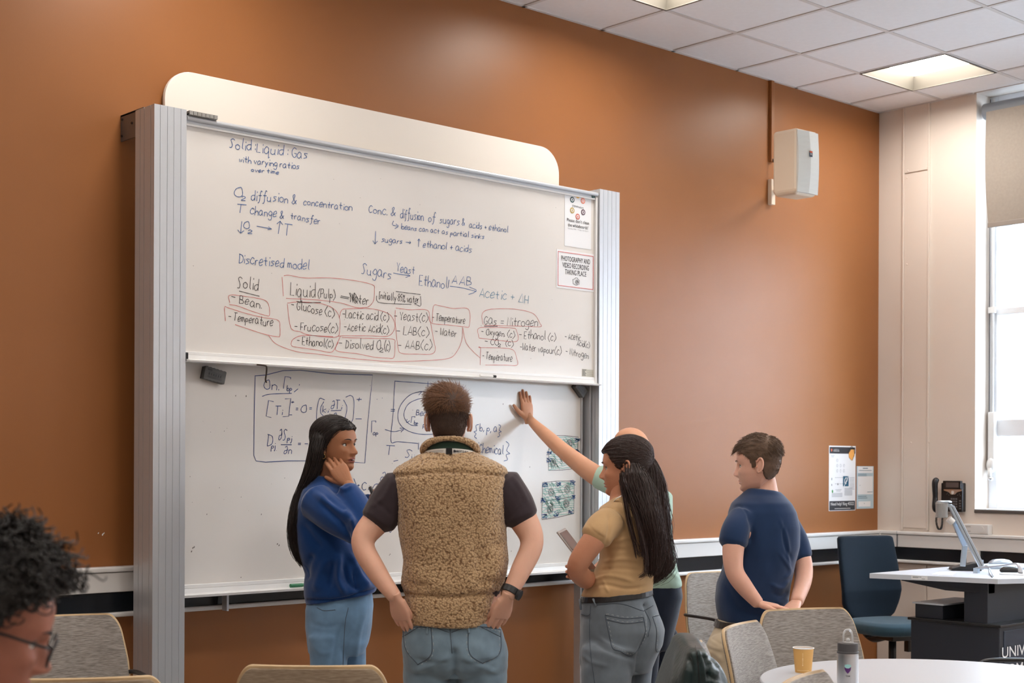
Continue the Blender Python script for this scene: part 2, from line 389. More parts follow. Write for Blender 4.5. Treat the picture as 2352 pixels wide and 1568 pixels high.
# steel brackets tying the columns to the wall
for x, s_ in ((2.884, 1), (5.64, -1)):
    mb = MB(); mb.box((x, -.2, 2.838), (x + .006, 0, 2.95)); mb.box((min(x, x + .14 * s_), -.16, 2.942), (max(x, x + .14 * s_), 0, 2.948)); mb.build('wall_bracket', M_aludark, wbd)
mb = MB()
for (a, b) in ((-.012, 2.93), (-.012, 2.86), (-.1, 2.9)): mb.tube([(2.883, a, b), (2.880, a, b)], .005, 10)
mb.build('bracket_screw', M_black, wbd)
mb = MB(); mb.box((5.46, -.198, 0.0), (5.472, -.15, 2.9)); mb.box((5.482, -.24, 0), (5.4935, -.17, 2.9)); mb.build('guide_channel', M_alu, wbd)
mb = MB(); mb.box((5.452, -.21, .88), (5.46, -.16, 2.9)); mb.build('edge_strip', M_alu, wbd)
# upper board
ub = MB().box((3.036, YB, 1.915), (5.49, YB + .016, 2.90)).build('upper_board', M_board, wbd)
mb = MB(); mb.tube([(3.036, -.283, 2.916), (5.49, -.283, 2.916)], .0105, 14); mb.box((3.036, -.277, 2.895), (5.49, -.262, 2.907)); mb.build('top_rail', M_alu, wbd, smooth=False)
MB().box((3.036, -.2805, 2.886), (5.49, -.262, 2.8945)).build('frame_rail', M_rail, wbd, bevel=.001)
MB().box((3.036, -.279, 1.93), (5.49, -.262, 1.944)).build('frame_rail', M_rail, wbd, bevel=.002)
mb = MB(); mb.prism([(3.036, -.262, 1.899), (3.036, -.315, 1.899), (3.036, -.318, 1.906), (3.036, -.283, 1.912), (3.036, -.281, 1.93), (3.036, -.262, 1.93)], (2.459, 0, 0)); mb.build('pen_tray', M_rail, wbd)
MB().box((3.034, -.29, 1.903), (3.0465, -.26, 1.938)).build('end_cap', M_black, wbd, bevel=.002)
MB().box((5.478, -.285, 1.90), (5.493, -.26, 2.9)).build('frame_stile', M_rail, wbd, bevel=.002)
mb = MB()
for i in range(7): mb.box((3.04 + i * .0195, -.302, 2.928), (3.04 + i * .0195 + .0165, -.262, 2.944))
mb.box((3.04, -.297, 2.926), (3.172, -.265, 2.9345)); mb.build('ribbed_clip', mat('clip_grey', lin(150, 148, 144), .5), wbd)
# lower board
MB().box((3.03, YL, .955), (5.46, YL + .016, 2.9)).build('lower_board', M_board, wbd)
MB().box((3.03, -.209, .945), (5.46, -.192, .962)).build('frame_rail', M_rail, wbd, bevel=.002)
mb = MB(); mb.prism([(3.03, -.19, .912), (3.03, -.262, .912), (3.03, -.264, .922), (3.03, -.212, .925), (3.03, -.209, .945), (3.03, -.19, .945)], (2.43, 0, 0)); mb.build('pen_tray', M_rail, wbd)
mb = MB()
for x in (3.35, 5.1): mb.box((x, -.10, .826), (x + .010, -.06, .925))
mb.build('tray_bracket', M_alu, wbd)
# hooked cord at the lower edge of the upper board
q = [at(590, 837, y=-.318), at(606, 839, y=-.32), at(612, 842, y=-.322), at(612, 856, y=-.312), at(610, 872, y=-.31), at(612, 878, y=-.306)]
MB().tube(smooth_pts(q), .0035, 8).build('hooked_cord', mat('dark_cord', lin(60, 46, 38), .7), wbd, smooth=True)
# label sticker in the lower right corner of the upper board
lb = MB().box((5.392, YB - .001, 1.945), (5.488, YB, 1.985)).build('maker_label', mat('label_stock', lin(205, 200, 186), .6), wbd)
mb = MB()
for i in range(9): mb.box((5.395, YB - .0016, 1.949 + i * .004), (5.395 + random.uniform(.018, .03), YB - .001, 1.9505 + i * .004))
for i in range(4): mb.box((5.43, YB - .0016, 1.95 + i * .009), (5.483, YB - .001, 1.9507 + i * .009))
mb.build('label_print', M_ink, lb)
# white panel with rounded top corners on the wall behind
def rrect(x0, x1, z0, z1, r, corners='tl tr'):
    P = [(x0, z0), (x1, z0)]
    for k in range(11): a = k / 10 * pi/2; P.append((x1 - r + r * math.cos(a), z1 - r + r * math.sin(a)))
    for k in range(11): a = pi/2 + k / 10 * pi/2; P.append((x0 + r + r * math.cos(a), z1 - r + r * math.sin(a)))
    return P
hp = MB().prism([(x, -.036, z) for x, z in rrect(3.072, 5.447, 2.2, 3.186, .135)], (0, .022, 0)).build('round_cornered_board', mat('cream_panel', lin(236, 228, 218), .45), bevel=.003)
tag(hp, 'plain white wall board with rounded top corners rising behind the sliding whiteboard', 'board')
MB().box((3.3, -.016, 2.3), (5.2, -.0005, 2.9)).build('mounting_batten', M_aludark, hp)
# ---------------------------------------------------------------- handwriting: a one-stroke alphabet (x digit, y letter a=-3 .. d=0 .. h=4 .. k=7)
G = {
'a': '4h2i0g0e2d4f -4h4e5d', 'b': '-0l0d 0f2h4g4e2d0e', 'c': '4h2i0g0e2d4e', 'd': '4h2h0g0e2d4f -4l4d', 'e': '0f4g3i1h0f1d4e', 'f': '4k3l2j2d1b0b -0h4h', 'g': '4h2i0g0f2e4f -4h 4h4c3a1a0b',
'h': '-0l0d 0f2h4g -4g4d', 'i': '-1h1d -1j1k', 'j': '-2h2d 2d1a0b -2j2k', 'k': '-0k0d -4h0f4d', 'l': '-1l1e2d', 'm': '-0h0d 0g1h2g -2g2d 2g3h4g -4g5d', 'n': '-0h0d 0g2h4g -4g4d', 'o': '2h0g0e2d4e4g2h', 'p': '-0h0a 0g2h4g4f2e0f',
'q': '4h2i0g0e2d4f -4h4a5b', 'r': '-0h0d 0f1h3h', 's': '4h1h1g3f3e0d', 't': '-2k2e3d -0h4h', 'u': '0h0e2d4e -4h4d5d', 'v': '-0h2d4h', 'w': '-0h1d2g3d4h', 'x': '-0h4d -4h0d', 'y': '-0h2e -4h1a', 'z': '-0h4h0d4d',
'A': '-0d3k5d -1f4f', 'B': '-0k0d 0k3k3h0h 0h4g4e0d', 'C': '4j2k0i0f2d4e', 'D': '-1k1d 0k4j5g4e1d', 'E': '-4k0k0d4d -0g3g', 'F': '-4k0k0d -0g3g', 'G': '4j2k0i0f2d4e -4e4g2g', 'H': '-0k0d -4k4d -0g4g', 'I': '-0k3k -1k1d -0d3d', 'L': '-0k0d4d', 'N': '-0d0k4d4k',
'O': '3k1j0g1e3d5e5h4k3k', 'P': '-0k0d 0k4k4h0g', 'S': '5j3k1j2h3f2d0d', 'T': '-0k5k -2k2d', 'W': '-0k1d3h4d5k', 'Y': '-0k2g4k -2g2d',
'0': '2k0i0f2d4f4i2k', '2': '0i1k3j3h0d4d', '5': '-4k1k0h 0h3h3e0d', '8': '2h0i2k4i2h0f2d4f2h', '%': '-4k0d 1k0j1i2j1k 4f3e4d5e4f', '&': '5d1i2k3j1f0e2d5g', '(': '3l0h0f3c', ')': '0l3h3f0c', '[': '-3l0l0c3c', ']': '-0l3l3c0c',
'{': '3l1k2h0g2f1d3c', '}': '0l2k1h3g1f2d0c', '=': '-0h4h -0f4f', '+': '-2i2e -0g4g', '-': '-0g4g', '.': '-0d0e', ',': '-1e0c', ':': '-0e0f -0h0i', ';': '-1h1i -1e0b', "'": '-0k0l', '>': '-0g8g -6i8g6e', '^': '-2d2l -0j2l4j', '_': '-2l2d -0f2d4f', '$': '-0k0g5g -4h5g4f',
'#': '-0d3k5d0d', '|': '-1l1c', '@': '1j3k4h3e1d0e1g3g4i', '~': '-0d0k4k -4k4j', '/': '-0d2k'}
def gparse(s):
    out = []
    for st in s.split():
        st2 = st.lstrip('-'); P = [(int(st2[i]), ord(st2[i+1]) - 100) for i in range(0, len(st2), 2)]
        if not st.startswith('-') and len(P) > 2: P = smooth_pts(P, 4).tolist()
        out.append(P)
    return out
GP = {k: gparse(v) for k, v in G.items()}
def ribbon(mb, pts3, w, n):   # flat stroke lying on a plane with normal n
    pts3 = np.asarray(pts3, float)
    T = np.gradient(pts3, axis=0) if len(pts3) > 1 else pts3 * 0
    T /= np.linalg.norm(T, axis=1)[:, None] + 1e-12; S = np.cross(T, n)
    ww = w * (1 + .15 * np.sin(np.arange(len(pts3)) * 1.7))[:, None]
    V = np.concatenate([pts3 + S * ww / 2, pts3 - S * ww / 2]); k = len(pts3)
    mb.add(V, [(i, i + 1, k + i + 1, k + i) for i in range(k - 1)])
NB = np.array([0, -1., 0])
def strokes_px(mb, S, y, w, sm=True, closed=False):
    for P in S:
        if sm and len(P) > 2: P = smooth_pts(P, 6, closed)
        P = np.array([at(a, b, y=y - .0012) for a, b in P]); ribbon(mb, P, w, NB)
def write(mb, s, x0, y0, x1, y1, cap, y, w=.0027, slant=.12):
    adv = []; 
    for ch in s: adv.append(3.2 if ch == ' ' else (max(p[0] for st in GP[ch] for p in st) + 1.5))
    tot = sum(adv) - 1.5; k = 0; u = cap / 7.0
    for ch, a in zip(s, adv):
        if ch != ' ':
            jy = random.uniform(-.5, .5); jr = random.uniform(-.06, .06); js = random.uniform(.92, 1.1)
            for st in GP[ch]:
                pts = []
                for (gx_, gy_) in st:
                    gx2 = gx_ * js + slant * gy_ + jr * gy_; t = (k + gx2) / tot
                    X = x0 + (x1 - x0) * t; Y = y0 + (y1 - y0) * t - (gy_ * js + jy) * u
                    pts.append(at(X, Y, y=y - .0012))
                ribbon(mb, pts, w, NB)
        k += a
def phrase(ink, items, lab=None, y=YB, w=.0027):
    for it in items:
        mb = MB()
        if isinstance(it, tuple): write(mb, *it, y, w)
        else: strokes_px(mb, [it], y, w)
        mb.build('handwriting', ink, wbd, fix=False)
phrase(M_blue_ink, [('Solid :Liquid : Gas', 527, 339, 706, 366, 21)], 'blue handwriting, top line of the upper board')
phrase(M_blue_ink, [('with varying ratios', 549, 372, 687, 389, 13), ('over time', 577, 394, 640, 400, 9)])
phrase(M_blue_ink, [('O', 537, 452, 557, 452, 22), ('2', 554, 460, 563, 461, 9), ('diffusion &', 577, 459, 680, 468, 20), ('concentration', 697, 470, 808, 484, 15)])
phrase(M_blue_ink, [('T', 543, 487, 562, 489, 18), ('change &', 575, 492, 652, 501, 18), ('transfer', 667, 502, 735, 515, 15)])
phrase(M_blue_ink, [('_', 545, 534, 560, 536, 24), ('O', 559, 524, 572, 524, 15), ('2', 569, 536, 580, 537, 9), ('>', 588, 524, 620, 530, 12), ('^T', 632, 536, 668, 541, 26)])
phrase(M_blue_ink, [('Conc. &', 847, 488, 907, 496, 18), ('diffusion', 920, 500, 972, 506, 19), ('of', 984, 508, 999, 510, 18), ('sugars &', 1010, 512, 1068, 519, 17), ('acids + ethanol', 1078, 522, 1167, 534, 13)])
phrase(M_blue_ink, [[(904, 507), (902, 516), (913, 519)], [(909, 514), (915, 519), (907, 525)], ('beans can act as partial sinks', 922, 526, 1112, 549, 11)])
phrase(M_blue_ink, [('_', 856, 561, 866, 562, 24), ('sugars >', 876, 556, 943, 562, 12), ('^ ethanol + acids', 958, 566, 1083, 580, 15)])
phrase(M_blue_ink, [('Discretised model', 547, 603, 710, 620, 20)])
phrase(M_blue_ink, [('Sugars', 830, 627, 898, 641, 22), ('>', 902, 636, 938, 642, 18), ('Ethanol', 963, 656, 1027, 662, 22), ('/', 1029, 662, 1031, 662, 18), [(1033, 657), (1062, 661), (1093, 669)], [(1078, 659), (1094, 666), (1088, 672), (1076, 676)]])
phrase(M_blue_ink, [('Yeast', 911, 622, 952, 631, 18), ('AAB', 1038, 651, 1083, 656, 20)])
phrase(M_teal_ink, [('Acetic + #H', 1101, 681, 1213, 696, 19)], 'teal handwriting')
phrase(M_black_ink, [('Solid', 545, 660, 593, 666, 26), [(549, 668), (572, 674), (596, 680)]], 'black handwriting with an underline')
phrase(M_black_ink, [('- Bean.', 531, 690, 600, 709, 19), ('- Temperature', 524, 734, 626, 750, 18)])
phrase(M_black_ink, [('Liquid', 667, 678, 723, 683, 28), ('(Pulp)', 730, 682, 770, 688, 20), ('=', 780, 686, 800, 690, 12), ('Water', 803, 694, 846, 700, 20), [(681, 692), (705, 695), (737, 694)], [(802, 672), (812, 690), (808, 674), (818, 694), (814, 672), (828, 696)]])
phrase(M_black_ink, [('- Glucose (c)', 668, 708, 768, 729, 19), ('- Frucose(c)', 676, 757, 775, 764, 18), ('- Ethanol(c)', 682, 790, 766, 799, 18)])
phrase(M_black_ink, [('-Lactic acid (c)', 786, 730, 893, 737, 18), ('-Acetic Acid(c)', 790, 758, 893, 766, 17), ('- Disolved O', 778, 798, 873, 804, 20), ('2', 872, 808, 880, 809, 9), ('(c)', 883, 804, 896, 806, 20)])
phrase(M_black_ink, [('- Yeast(c)', 905, 733, 983, 740, 19), ('- LAB(c)', 910, 768, 985, 772, 19), ('- AAB(c)', 914, 800, 992, 803, 20)])
phrase(M_black_ink, [('Initially 85% water', 870, 686, 962, 697, 16), [(909, 669), (940, 673), (966, 676)], [(966, 680), (966, 702), (952, 697)], [(865, 679), (866, 690), (880, 696), (945, 699)]])
phrase(M_black_ink, [('- Temperature', 992, 735, 1068, 744, 16), ('- Water', 999, 768, 1048, 774, 16)])
phrase(M_black_ink, [('Gas = Nitrogen', 1112, 745, 1235, 750, 19), [(1112, 749), (1143, 749)]])
phrase(M_black_ink, [('- Oxygen. (c)', 1105, 767, 1182, 776, 14), ('- CO', 1113, 789, 1144, 793, 13), ('2', 1144, 796, 1150, 796, 7), ('(c)', 1161, 794, 1179, 796, 14), ('- Temperature', 1108, 824, 1176, 831, 16)])
phrase(M_black_ink, [('- Ethanol (c)', 1192, 776, 1277, 783, 17), ('-Water vapour(c)', 1194, 802, 1289, 815, 16)])
phrase(M_black_ink, [('- Acetic', 1297, 778, 1334, 783, 14), ('Acid(c)', 1325, 793, 1355, 799, 13), ('- Nitrogen', 1299, 812, 1352, 824, 14)])
RED = [
 [(528, 695), (527, 678), (560, 680), (605, 688), (617, 700), (619, 723), (610, 724), (580, 715), (548, 703), (527, 699)],
 [(518, 737), (516, 706), (525, 707), (560, 718), (600, 728), (638, 735), (643, 752), (643, 770), (636, 773), (600, 765), (540, 745)],
 [(651, 680), (648, 636)], [(652, 633), (665, 632), (700, 638), (760, 638), (820, 645), (856, 654), (860, 664), (858, 690), (848, 703), (838, 706), (818, 706), (780, 695), (720, 688), (657, 685)],
 [(660, 698), (665, 740), (672, 757), (690, 762), (710, 769), (760, 774), (776, 772), (780, 762), (780, 730), (768, 710), (745, 699), (720, 695), (685, 693), (660, 696)],
 [(779, 730), (785, 712), (800, 709), (840, 708), (870, 712), (895, 722), (906, 740), (905, 758), (890, 772), (850, 771), (788, 771), (776, 772)],
 [(765, 773), (700, 770), (676, 777), (669, 787), (672, 795), (690, 798), (730, 804), (758, 809), (768, 802), (776, 785), (782, 772)],
 [(777, 785), (773, 805), (820, 812), (860, 820), (890, 822), (905, 820), (907, 790), (903, 779), (860, 777), (785, 775)],
 [(908, 712), (908, 740), (914, 795), (922, 811), (960, 813), (990, 813), (1000, 803), (996, 780), (988, 735), (981, 712), (940, 711), (909, 707)],
 [(993, 740), (996, 703), (1010, 702), (1040, 708), (1076, 710), (1078, 748), (1065, 750), (1030, 746), (992, 742), (984, 726)],
 [(617, 770), (635, 790), (680, 807), (730, 813), (800, 822), (830, 825), (900, 830), (970, 828), (1030, 823), (1050, 806), (1061, 780), (1063, 750)],
 [(1063, 752), (1070, 785), (1085, 805), (1103, 822)],
 [(1110, 745), (1107, 725), (1115, 713), (1140, 709), (1185, 710), (1225, 720), (1240, 742), (1241, 750), (1200, 749), (1112, 747)],
 [(1100, 775), (1099, 754), (1130, 752), (1175, 753), (1186, 758), (1188, 783), (1150, 782), (1100, 776)],
 [(1103, 838), (1104, 800), (1102, 798), (1150, 799), (1178, 803), (1186, 820), (1188, 838), (1160, 838), (1115, 838)]]
mb = MB(); strokes_px(mb, RED, YB, .0024)
o = mb.build('marker_outline', M_red_ink, wbd, fix=False); o['label'] = 'thin red outlines looped around the written words'
# lower board
L = lambda ink, it, lab=None, w=.0031: phrase(ink, it, lab, YL, w)
BOX = [[(585, 863), (610, 861), (650, 851), (690, 850), (760, 858), (856, 861), (852, 900), (845, 970), (838, 1063), (800, 1060)], [(586, 864), (584, 950), (583, 1045), (588, 1058), (610, 1061), (660, 1058), (712, 1058)]]
mb = MB(); strokes_px(mb, BOX, YL, .0032, False); mb.build('marker_outline', M_navy_ink, wbd, fix=False)
L(M_navy_ink, [('On.', 605, 894, 640, 896, 22), ('~', 651, 891, 664, 893, 28), ('bp', 659, 897, 670, 898, 12), (';', 677, 896, 684, 896, 18), [(602, 910), (620, 905), (670, 903)]], 'navy handwriting, heading of the boxed equations')
L(M_navy_ink, [('[', 612, 952, 624, 955, 30), ('T', 631, 953, 645, 953, 22), ('i', 644, 952, 648, 952, 12), (']', 650, 951, 663, 950, 30), ('+', 668, 927, 675, 927, 9), ('-', 664, 956, 670, 956, 9), ('=', 679, 944, 684, 944, 12), ('O', 690, 946, 704, 946, 18), ('=', 710, 943, 716, 943, 12)])
L(M_navy_ink, [[(746, 918), (733, 917), (727, 960), (737, 968)], [(744, 922), (737, 935), (737, 948), (743, 955)], ('k', 741, 946, 748, 947, 15), ('i', 750, 948, 753, 948, 9), ('@T', 760, 939, 780, 940, 20), ('i', 781, 940, 784, 940, 9), [(760, 943), (784, 942)], ('@n', 764, 965, 783, 964, 16), [(789, 918), (797, 935), (793, 958), (790, 964)], [(794, 912), (806, 908), (813, 920), (811, 960), (803, 972), (799, 968)], ('+', 818, 923, 829, 923, 14), ('-', 816, 966, 830, 966, 10)])
L(M_navy_ink, [('D', 611, 1025, 626, 1026, 29), ('pj', 623, 1031, 632, 1030, 12), ('@S', 640, 1010, 658, 1008, 24), ('pj', 660, 1012, 670, 1012, 12), [(645, 1021), (670, 1021)], ('@n', 652, 1043, 670, 1043, 18), ('= -', 684, 1024, 706, 1024, 11)])
L(M_navy_ink, [('~', 853, 994, 862, 994, 26), ('ap', 857, 998, 868, 999, 9), [(884, 986), (905, 991), (925, 986)], [(918, 983), (928, 984), (921, 992)], ('=', 897, 948, 906, 948, 14), ('. .', 866, 918, 878, 914, 8)])
L(M_navy_ink, [[(907, 874), (903, 950), (898, 1012), (915, 1014), (960, 1018)], [(907, 875), (950, 878), (1000, 882), (1060, 887), (1062, 900)], [(983, 876), (983, 888)], [(962, 1016), (961, 1032)]], 'navy marker frame around the bean sketch')
L(M_navy_ink, [[(990, 905), (970, 899), (940, 908), (918, 935), (915, 965), (930, 985), (960, 996), (1000, 996), (1040, 985)], [(1000, 914), (970, 914), (940, 926), (928, 948), (932, 965), (945, 976), (960, 977)], [(957, 901), (968, 899), (962, 907)], [(935, 962), (934, 970), (941, 966)]])
L(M_navy_ink, [('Bean', 956, 953, 988, 955, 12), ('~', 944, 971, 951, 971, 14), ('bp', 951, 974, 960, 975, 8), ('Pulp', 971, 985, 1002, 988, 10)])
L(M_navy_ink, [('T', 885, 1045, 903, 1046, 20), (',', 905, 1056, 913, 1058, 16), ('S', 930, 1048, 945, 1050, 18), ('ij', 944, 1052, 951, 1053, 8)])
L(M_blue_ink, [('{', 1087, 1003, 1096, 1004, 26), ('b, p, a', 1102, 990, 1141, 992, 16), ('}', 1143, 1001, 1151, 1001, 24)], 'blue handwriting in curly brackets')
L(M_blue_ink, [("'Chemical", 1099, 1039, 1156, 1043, 19), ('}', 1158, 1052, 1169, 1055, 34)])
L(M_navy_ink, [(')', 811, 1122, 817, 1122, 20), ('+', 820, 1118, 826, 1118, 10), ('C', 831, 1124, 841, 1125, 19), ('i', 843, 1124, 846, 1124, 10), [(856, 1120), (862, 1112), (872, 1112), (874, 1118)], ('@', 873, 1104, 884, 1104, 20), ('-', 888, 1092, 894, 1092, 10), ('ij', 888, 1214, 900, 1216, 14)])
# stains and stray dots
mb = MB()
for _ in range(60):
    x, z = random.uniform(3.06, 5.2), random.uniform(.98, 1.85); r = random.uniform(.0008, .0028)
    mb.ell((x, YL - .0007, z), (r, 0, r*.4), (0, .0003, 0), (0, 0, r * random.uniform(.5, 1.6)), 7, 3)
for (px, py) in [(443, 1258), (440, 1266), (446, 1256), (637, 1249), (641, 1252)]:
    mb.ell(at(px, py, y=YL - .0007), (.0035, 0, .002), (0, .0003, 0), (0, 0, .004), 7, 3)
for _ in range(30):
    x, z = random.uniform(3.06, 5.4), random.uniform(1.96, 2.85); r = random.uniform(.0008, .002)
    mb.ell((x, YB - .0007, z), (r, 0, 0), (0, .0003, 0), (0, 0, r), 7, 3)
mb.build('ink_speck', mat('faded_ink', lin(120, 112, 108), .6), wbd)
# two hatched bean tray sketches
def tray(quad, circ, blobs, lab):
    q = [np.array(p, float) for p in quad]
    B = lambda u, v: (q[0] * (1-u) + q[1] * u) * (1-v) + (q[3] * (1-u) + q[2] * u) * v
    mb = MB(); S = []
    for i in range(70):
        u, v = random.uniform(0, .9), random.uniform(.0, .88); a = B(u, v); b = B(min(u + .09, 1), min(v + .12, 1)); S.append([a, (a+b)/2 + [1, -1], b])
    for i in range(14):
        v = (i + .5) / 14; S.append([B(k / 8, min(1, max(0, v + random.uniform(-.03, .03)))) for k in range(9)])
    strokes_px(mb, S, YL, .0035, False); o = mb.build('hatching', M_green_ink, wbd, fix=False); o['label'] = 'pale green hatching ' + lab
    mb = MB(); S = [[B(0, 0), B(.5, -.02), B(1, 0)], [B(1, 0), B(1, 1)], [B(1, 1), B(.5, 1.02), B(0, 1)], [B(0, 1), B(-.01, .5), B(0, 0)], [B(0.15, .5), B(.5, .5), B(1, .48)]]
    for (u, v) in circ:
        c = B(u, v)
        for r in (9, 6.5): S.append([c + [r * .75 * math.cos(t), r * math.sin(t)] for t in np.linspace(0, 2*pi, 13)])
        S += [[c + [-3, -4], c + [3, 4], c + [-2, 4], c + [4, -3], c + [-4, 1], c + [2, -5]]]
    strokes_px(mb, S, YL - .0006, .0022, False); mb.build('sketch_line', M_black_ink, wbd, fix=False)
    mb = MB(); S = []
    for (u, v) in blobs:
        c = B(u, v)
        for k in range(4): S.append([c + [random.uniform(-7, 7), random.uniform(-6, 6)] for _ in range(5)])
    strokes_px(mb, S, YL - .0009, .003, False); mb.build('scribble', M_blue_ink, wbd, fix=False)
tray([(1247, 1108), (1319, 1104), (1318, 1179), (1245, 1193)], [(.27, .28), (.78, .24), (.25, .76), (.76, .66)], [(.07, .05), (.52, .08), (.95, .05), (.03, .48), (.5, .47), (.96, .5), (.07, .93), (.45, .92), (.93, .93)], 'in the lower tray sketch')
tray([(1262, 1000), (1328, 1003), (1326, 1075), (1260, 1080)], [(.7, .22), (.15, .78)], [(.02, .5), (.02, .7), (.98, .1), (.98, .45)], 'in the upper tray sketch behind the arm')
# ---------------------------------------------------------------- notices on the board
def sheet(name, c, w, h, lab, cat='notice', n=NB, tilt=0., m=None, th=.0008):
    """flat sheet centred at c facing n; returns thing, axes and a local placer"""
    ux = unit(np.cross(UP, n)) ; uy = UP
    ux, uy = ux * math.cos(tilt) + uy * math.sin(tilt), uy * math.cos(tilt) - ux * math.sin(tilt)
    if np.dot(ux, RIGHT) < 0: ux = -ux
    t = thing(name, c, lab, cat); c = np.asarray(c, float)
    MB().obox(c, ux * w/2, n * th/2, uy * h/2).build('sheet', m or M_paper, t)
    return t, ux, uy, lambda a, b, e=.0012: c + ux * (a * w/2) + uy * (b * h/2) + n * e
nt, ux, uy, pl = sheet('notice', (5.357, YB - .001, 2.762), .197, .282, 'white paper notice with a ring of coloured dots asking not to clean the whiteboards')
mb = MB(); put_text(mb, 'Please don\'t clean', pl(0, -.02), ux, uy, .018, .165, .01); put_text(mb, 'the whiteboards!', pl(0, -.2), ux, uy, .018, .15, .01); mb.build('lettering', M_ink, nt)
mb = MB(); put_text(mb, 'Monday 29th - Friday 3rd April', pl(0, -.34), ux, uy, .009, .15, 0); mb.build('lettering', mat('grey_print', lin(170, 170, 172), .7), nt)
mb = MB(); put_text(mb, 'STEM4Products', pl(-.02, .52), ux, uy, .011, .085, .0); mb.build('lettering', M_ink, nt)
for k, (c_, a) in enumerate([((232, 172, 60), 90), ((240, 130, 100), 35), ((92, 62, 78), -30), ((205, 95, 70), -90), ((190, 160, 70), -150), ((25, 75, 78), 150)]):
    cc = pl(-.03, .55) + ux * .047 * math.cos(math.radians(a)) + uy * .056 * math.sin(math.radians(a))
    mb = MB(); mb.tube([cc, cc + NB * .0006], .0155, 24); rg = mb.build('coloured_dot', mat('dot_ink_%d' % k, lin(*c_), .6), nt)
    mb = MB(); mb.tube([cc + NB * .0006, cc + NB * .001], .0095, 20); mb.build('dot_centre', M_paper, rg)
    mb = MB(); mb.obox(cc + NB * .0013, ux * .003, NB * .0002, uy * .006); mb.build('dot_symbol', rg.data.materials[0], rg)
n2, ux, uy, pl = sheet('notice', (5.3415, YB - .001, 2.4985), .280, .200, 'white paper notice with a red border about photography and video recording')
mb = MB()
for a, b, hw, hh in ((0, .88, .93, .012), (0, -.88, .93, .012), (-.93, 0, .009, .88), (.93, 0, .009, .88)): mb.obox(pl(a, b), ux * hw * .14, NB * .0003, uy * hh * .1 if hh > .02 else uy * .0013) if hw > .02 else mb.obox(pl(a, b), ux * .0013, NB * .0003, uy * hh * .1)
mb.build('red_border', mat('red_print', lin(222, 80, 80), .6), n2)
mb = MB()
for s_, b, w_ in (('PHOTOGRAPHY AND', .56, .213), ('VIDEO RECORDING', .22, .196), ('TAKING PLACE', -.12, .157)): put_text(mb, s_, pl(0, b), ux, uy, .0265, w_, .02)
mb.build('lettering', M_ink, n2)
mb = MB(); cc = pl(.02, -.56)
ringp = lambda c, r, k=20, sx=1.: [c + ux * r * sx * math.cos(t) + uy * r * math.sin(t) for t in np.linspace(0, 2*pi, k)]
mb.tube(ringp(cc + ux * .006 - uy * .003, .011), .0009, 5); mb.tube(ringp(cc + ux * .006 - uy * .003, .006), .0012, 5)
mb.tube([cc + ux * a * .024 + uy * b * .02 for a, b in ((-.9, -.7), (-1, .4), (-.4, .6), (-.2, .95), (.4, .95), (.6, .6), (1, .4), (.95, -.7), (0, -1), (-.9, -.7))], .0009, 5)
mb.build('camera_drawing', M_ink, n2)
mg = MB().obox(at(1362, 449, y=YB - .006), (.012, 0, .004), (0, .005, 0), (-.003, 0, .013)).build('board_magnet', mat('magnet_green', lin(60, 92, 92), .4), bevel=.002)
tag(mg, 'small dark square magnet in the top right corner of the upper board', 'magnet')
# ---------------------------------------------------------------- erasers, pens
def eraser(c, w, h, tilt, lab):
    t = thing('board_eraser', c, lab, 'eraser'); c = np.asarray(c, float)
    ax = np.array([math.cos(tilt), 0, math.sin(tilt)]); az = np.array([-math.sin(tilt), 0, math.cos(tilt)])
    P = []
    for i in range(13): u = -1 + i / 6; P.append(c + ax * w/2 * u + az * h/2 * (1 - .07 * (math.cos(i * pi) > 0)) + NB * .012)
    for i in range(13): u = 1 - i / 6; P.append(c + ax * w/2 * u - az * h/2 * (1 - .07 * (math.cos(i * pi) > 0)) + NB * .012)
    m1 = mat('eraser_grey', lin(92, 92, 92), .6)
    MB().prism(P, NB * .022).build('grip', m1, t, bevel=.003)
    MB().obox(c + NB * .006, ax * w * .48, NB * .0065, az * h * .45).build('felt_pad', M_black, t)
    mb = MB()
    for i in range(6): mb.obox(c + NB * .0345 + ax * w * (-.28 + i * .11) - az * h * .02, ax * w * .03 * random.uniform(.5, 1.2), NB * .0006, az * h * .09)
    for b in (-.2, -.28, .14): mb.obox(c + NB * .0345 + az * h * b, ax * w * .33, NB * .0006, az * h * .012)
    mb.obox(c + NB * .0345 + ax * w * -.28 + az * h * .28, ax * w * .1, NB * .0006, az * h * .06)
    mb.build('moulded_marks', M_black, t)
eraser(at(485, 862, y=YL), .105, .058, -.22, 'grey magnetic board eraser stuck at the top left of the lower board')
eraser(at(1326, 893, y=YL), .085, .056, -.75, 'dark magnetic board eraser tucked under the right end of the upper tray')
pg = thing('marker_pen', at(680, 1338, y=-.24), 'green marker pen lying in the lower tray behind the woman in blue', 'pen')
a0 = at(667, 1339, y=-.242); a0[2] = .934; a1 = a0 + [.062, 0, 0]
MB().tube([a0, a1], .0085, 14).build('cap', mat('pen_green', lin(20, 110, 70), .35), pg); MB().tube([a1, a1 + [.07, 0, 0]], .0075, 14).build('barrel', mat('pen_barrel', lin(70, 135, 85), .4), pg)
pg = thing('marker_pen', at(1125, 866, y=-.3), 'small white marker pen with a black cap end lying in the upper tray', 'pen')
b0 = at(1102, 866, y=-.302); b0[2] = 1.9145; MB().tube([b0, b0 + [.085, 0, 0]], .006, 12).build('barrel', M_white, pg)
MB().tube([b0 + [.085, 0, 0], b0 + [.105, 0, 0]], .0068, 12).build('cap', M_black, pg)
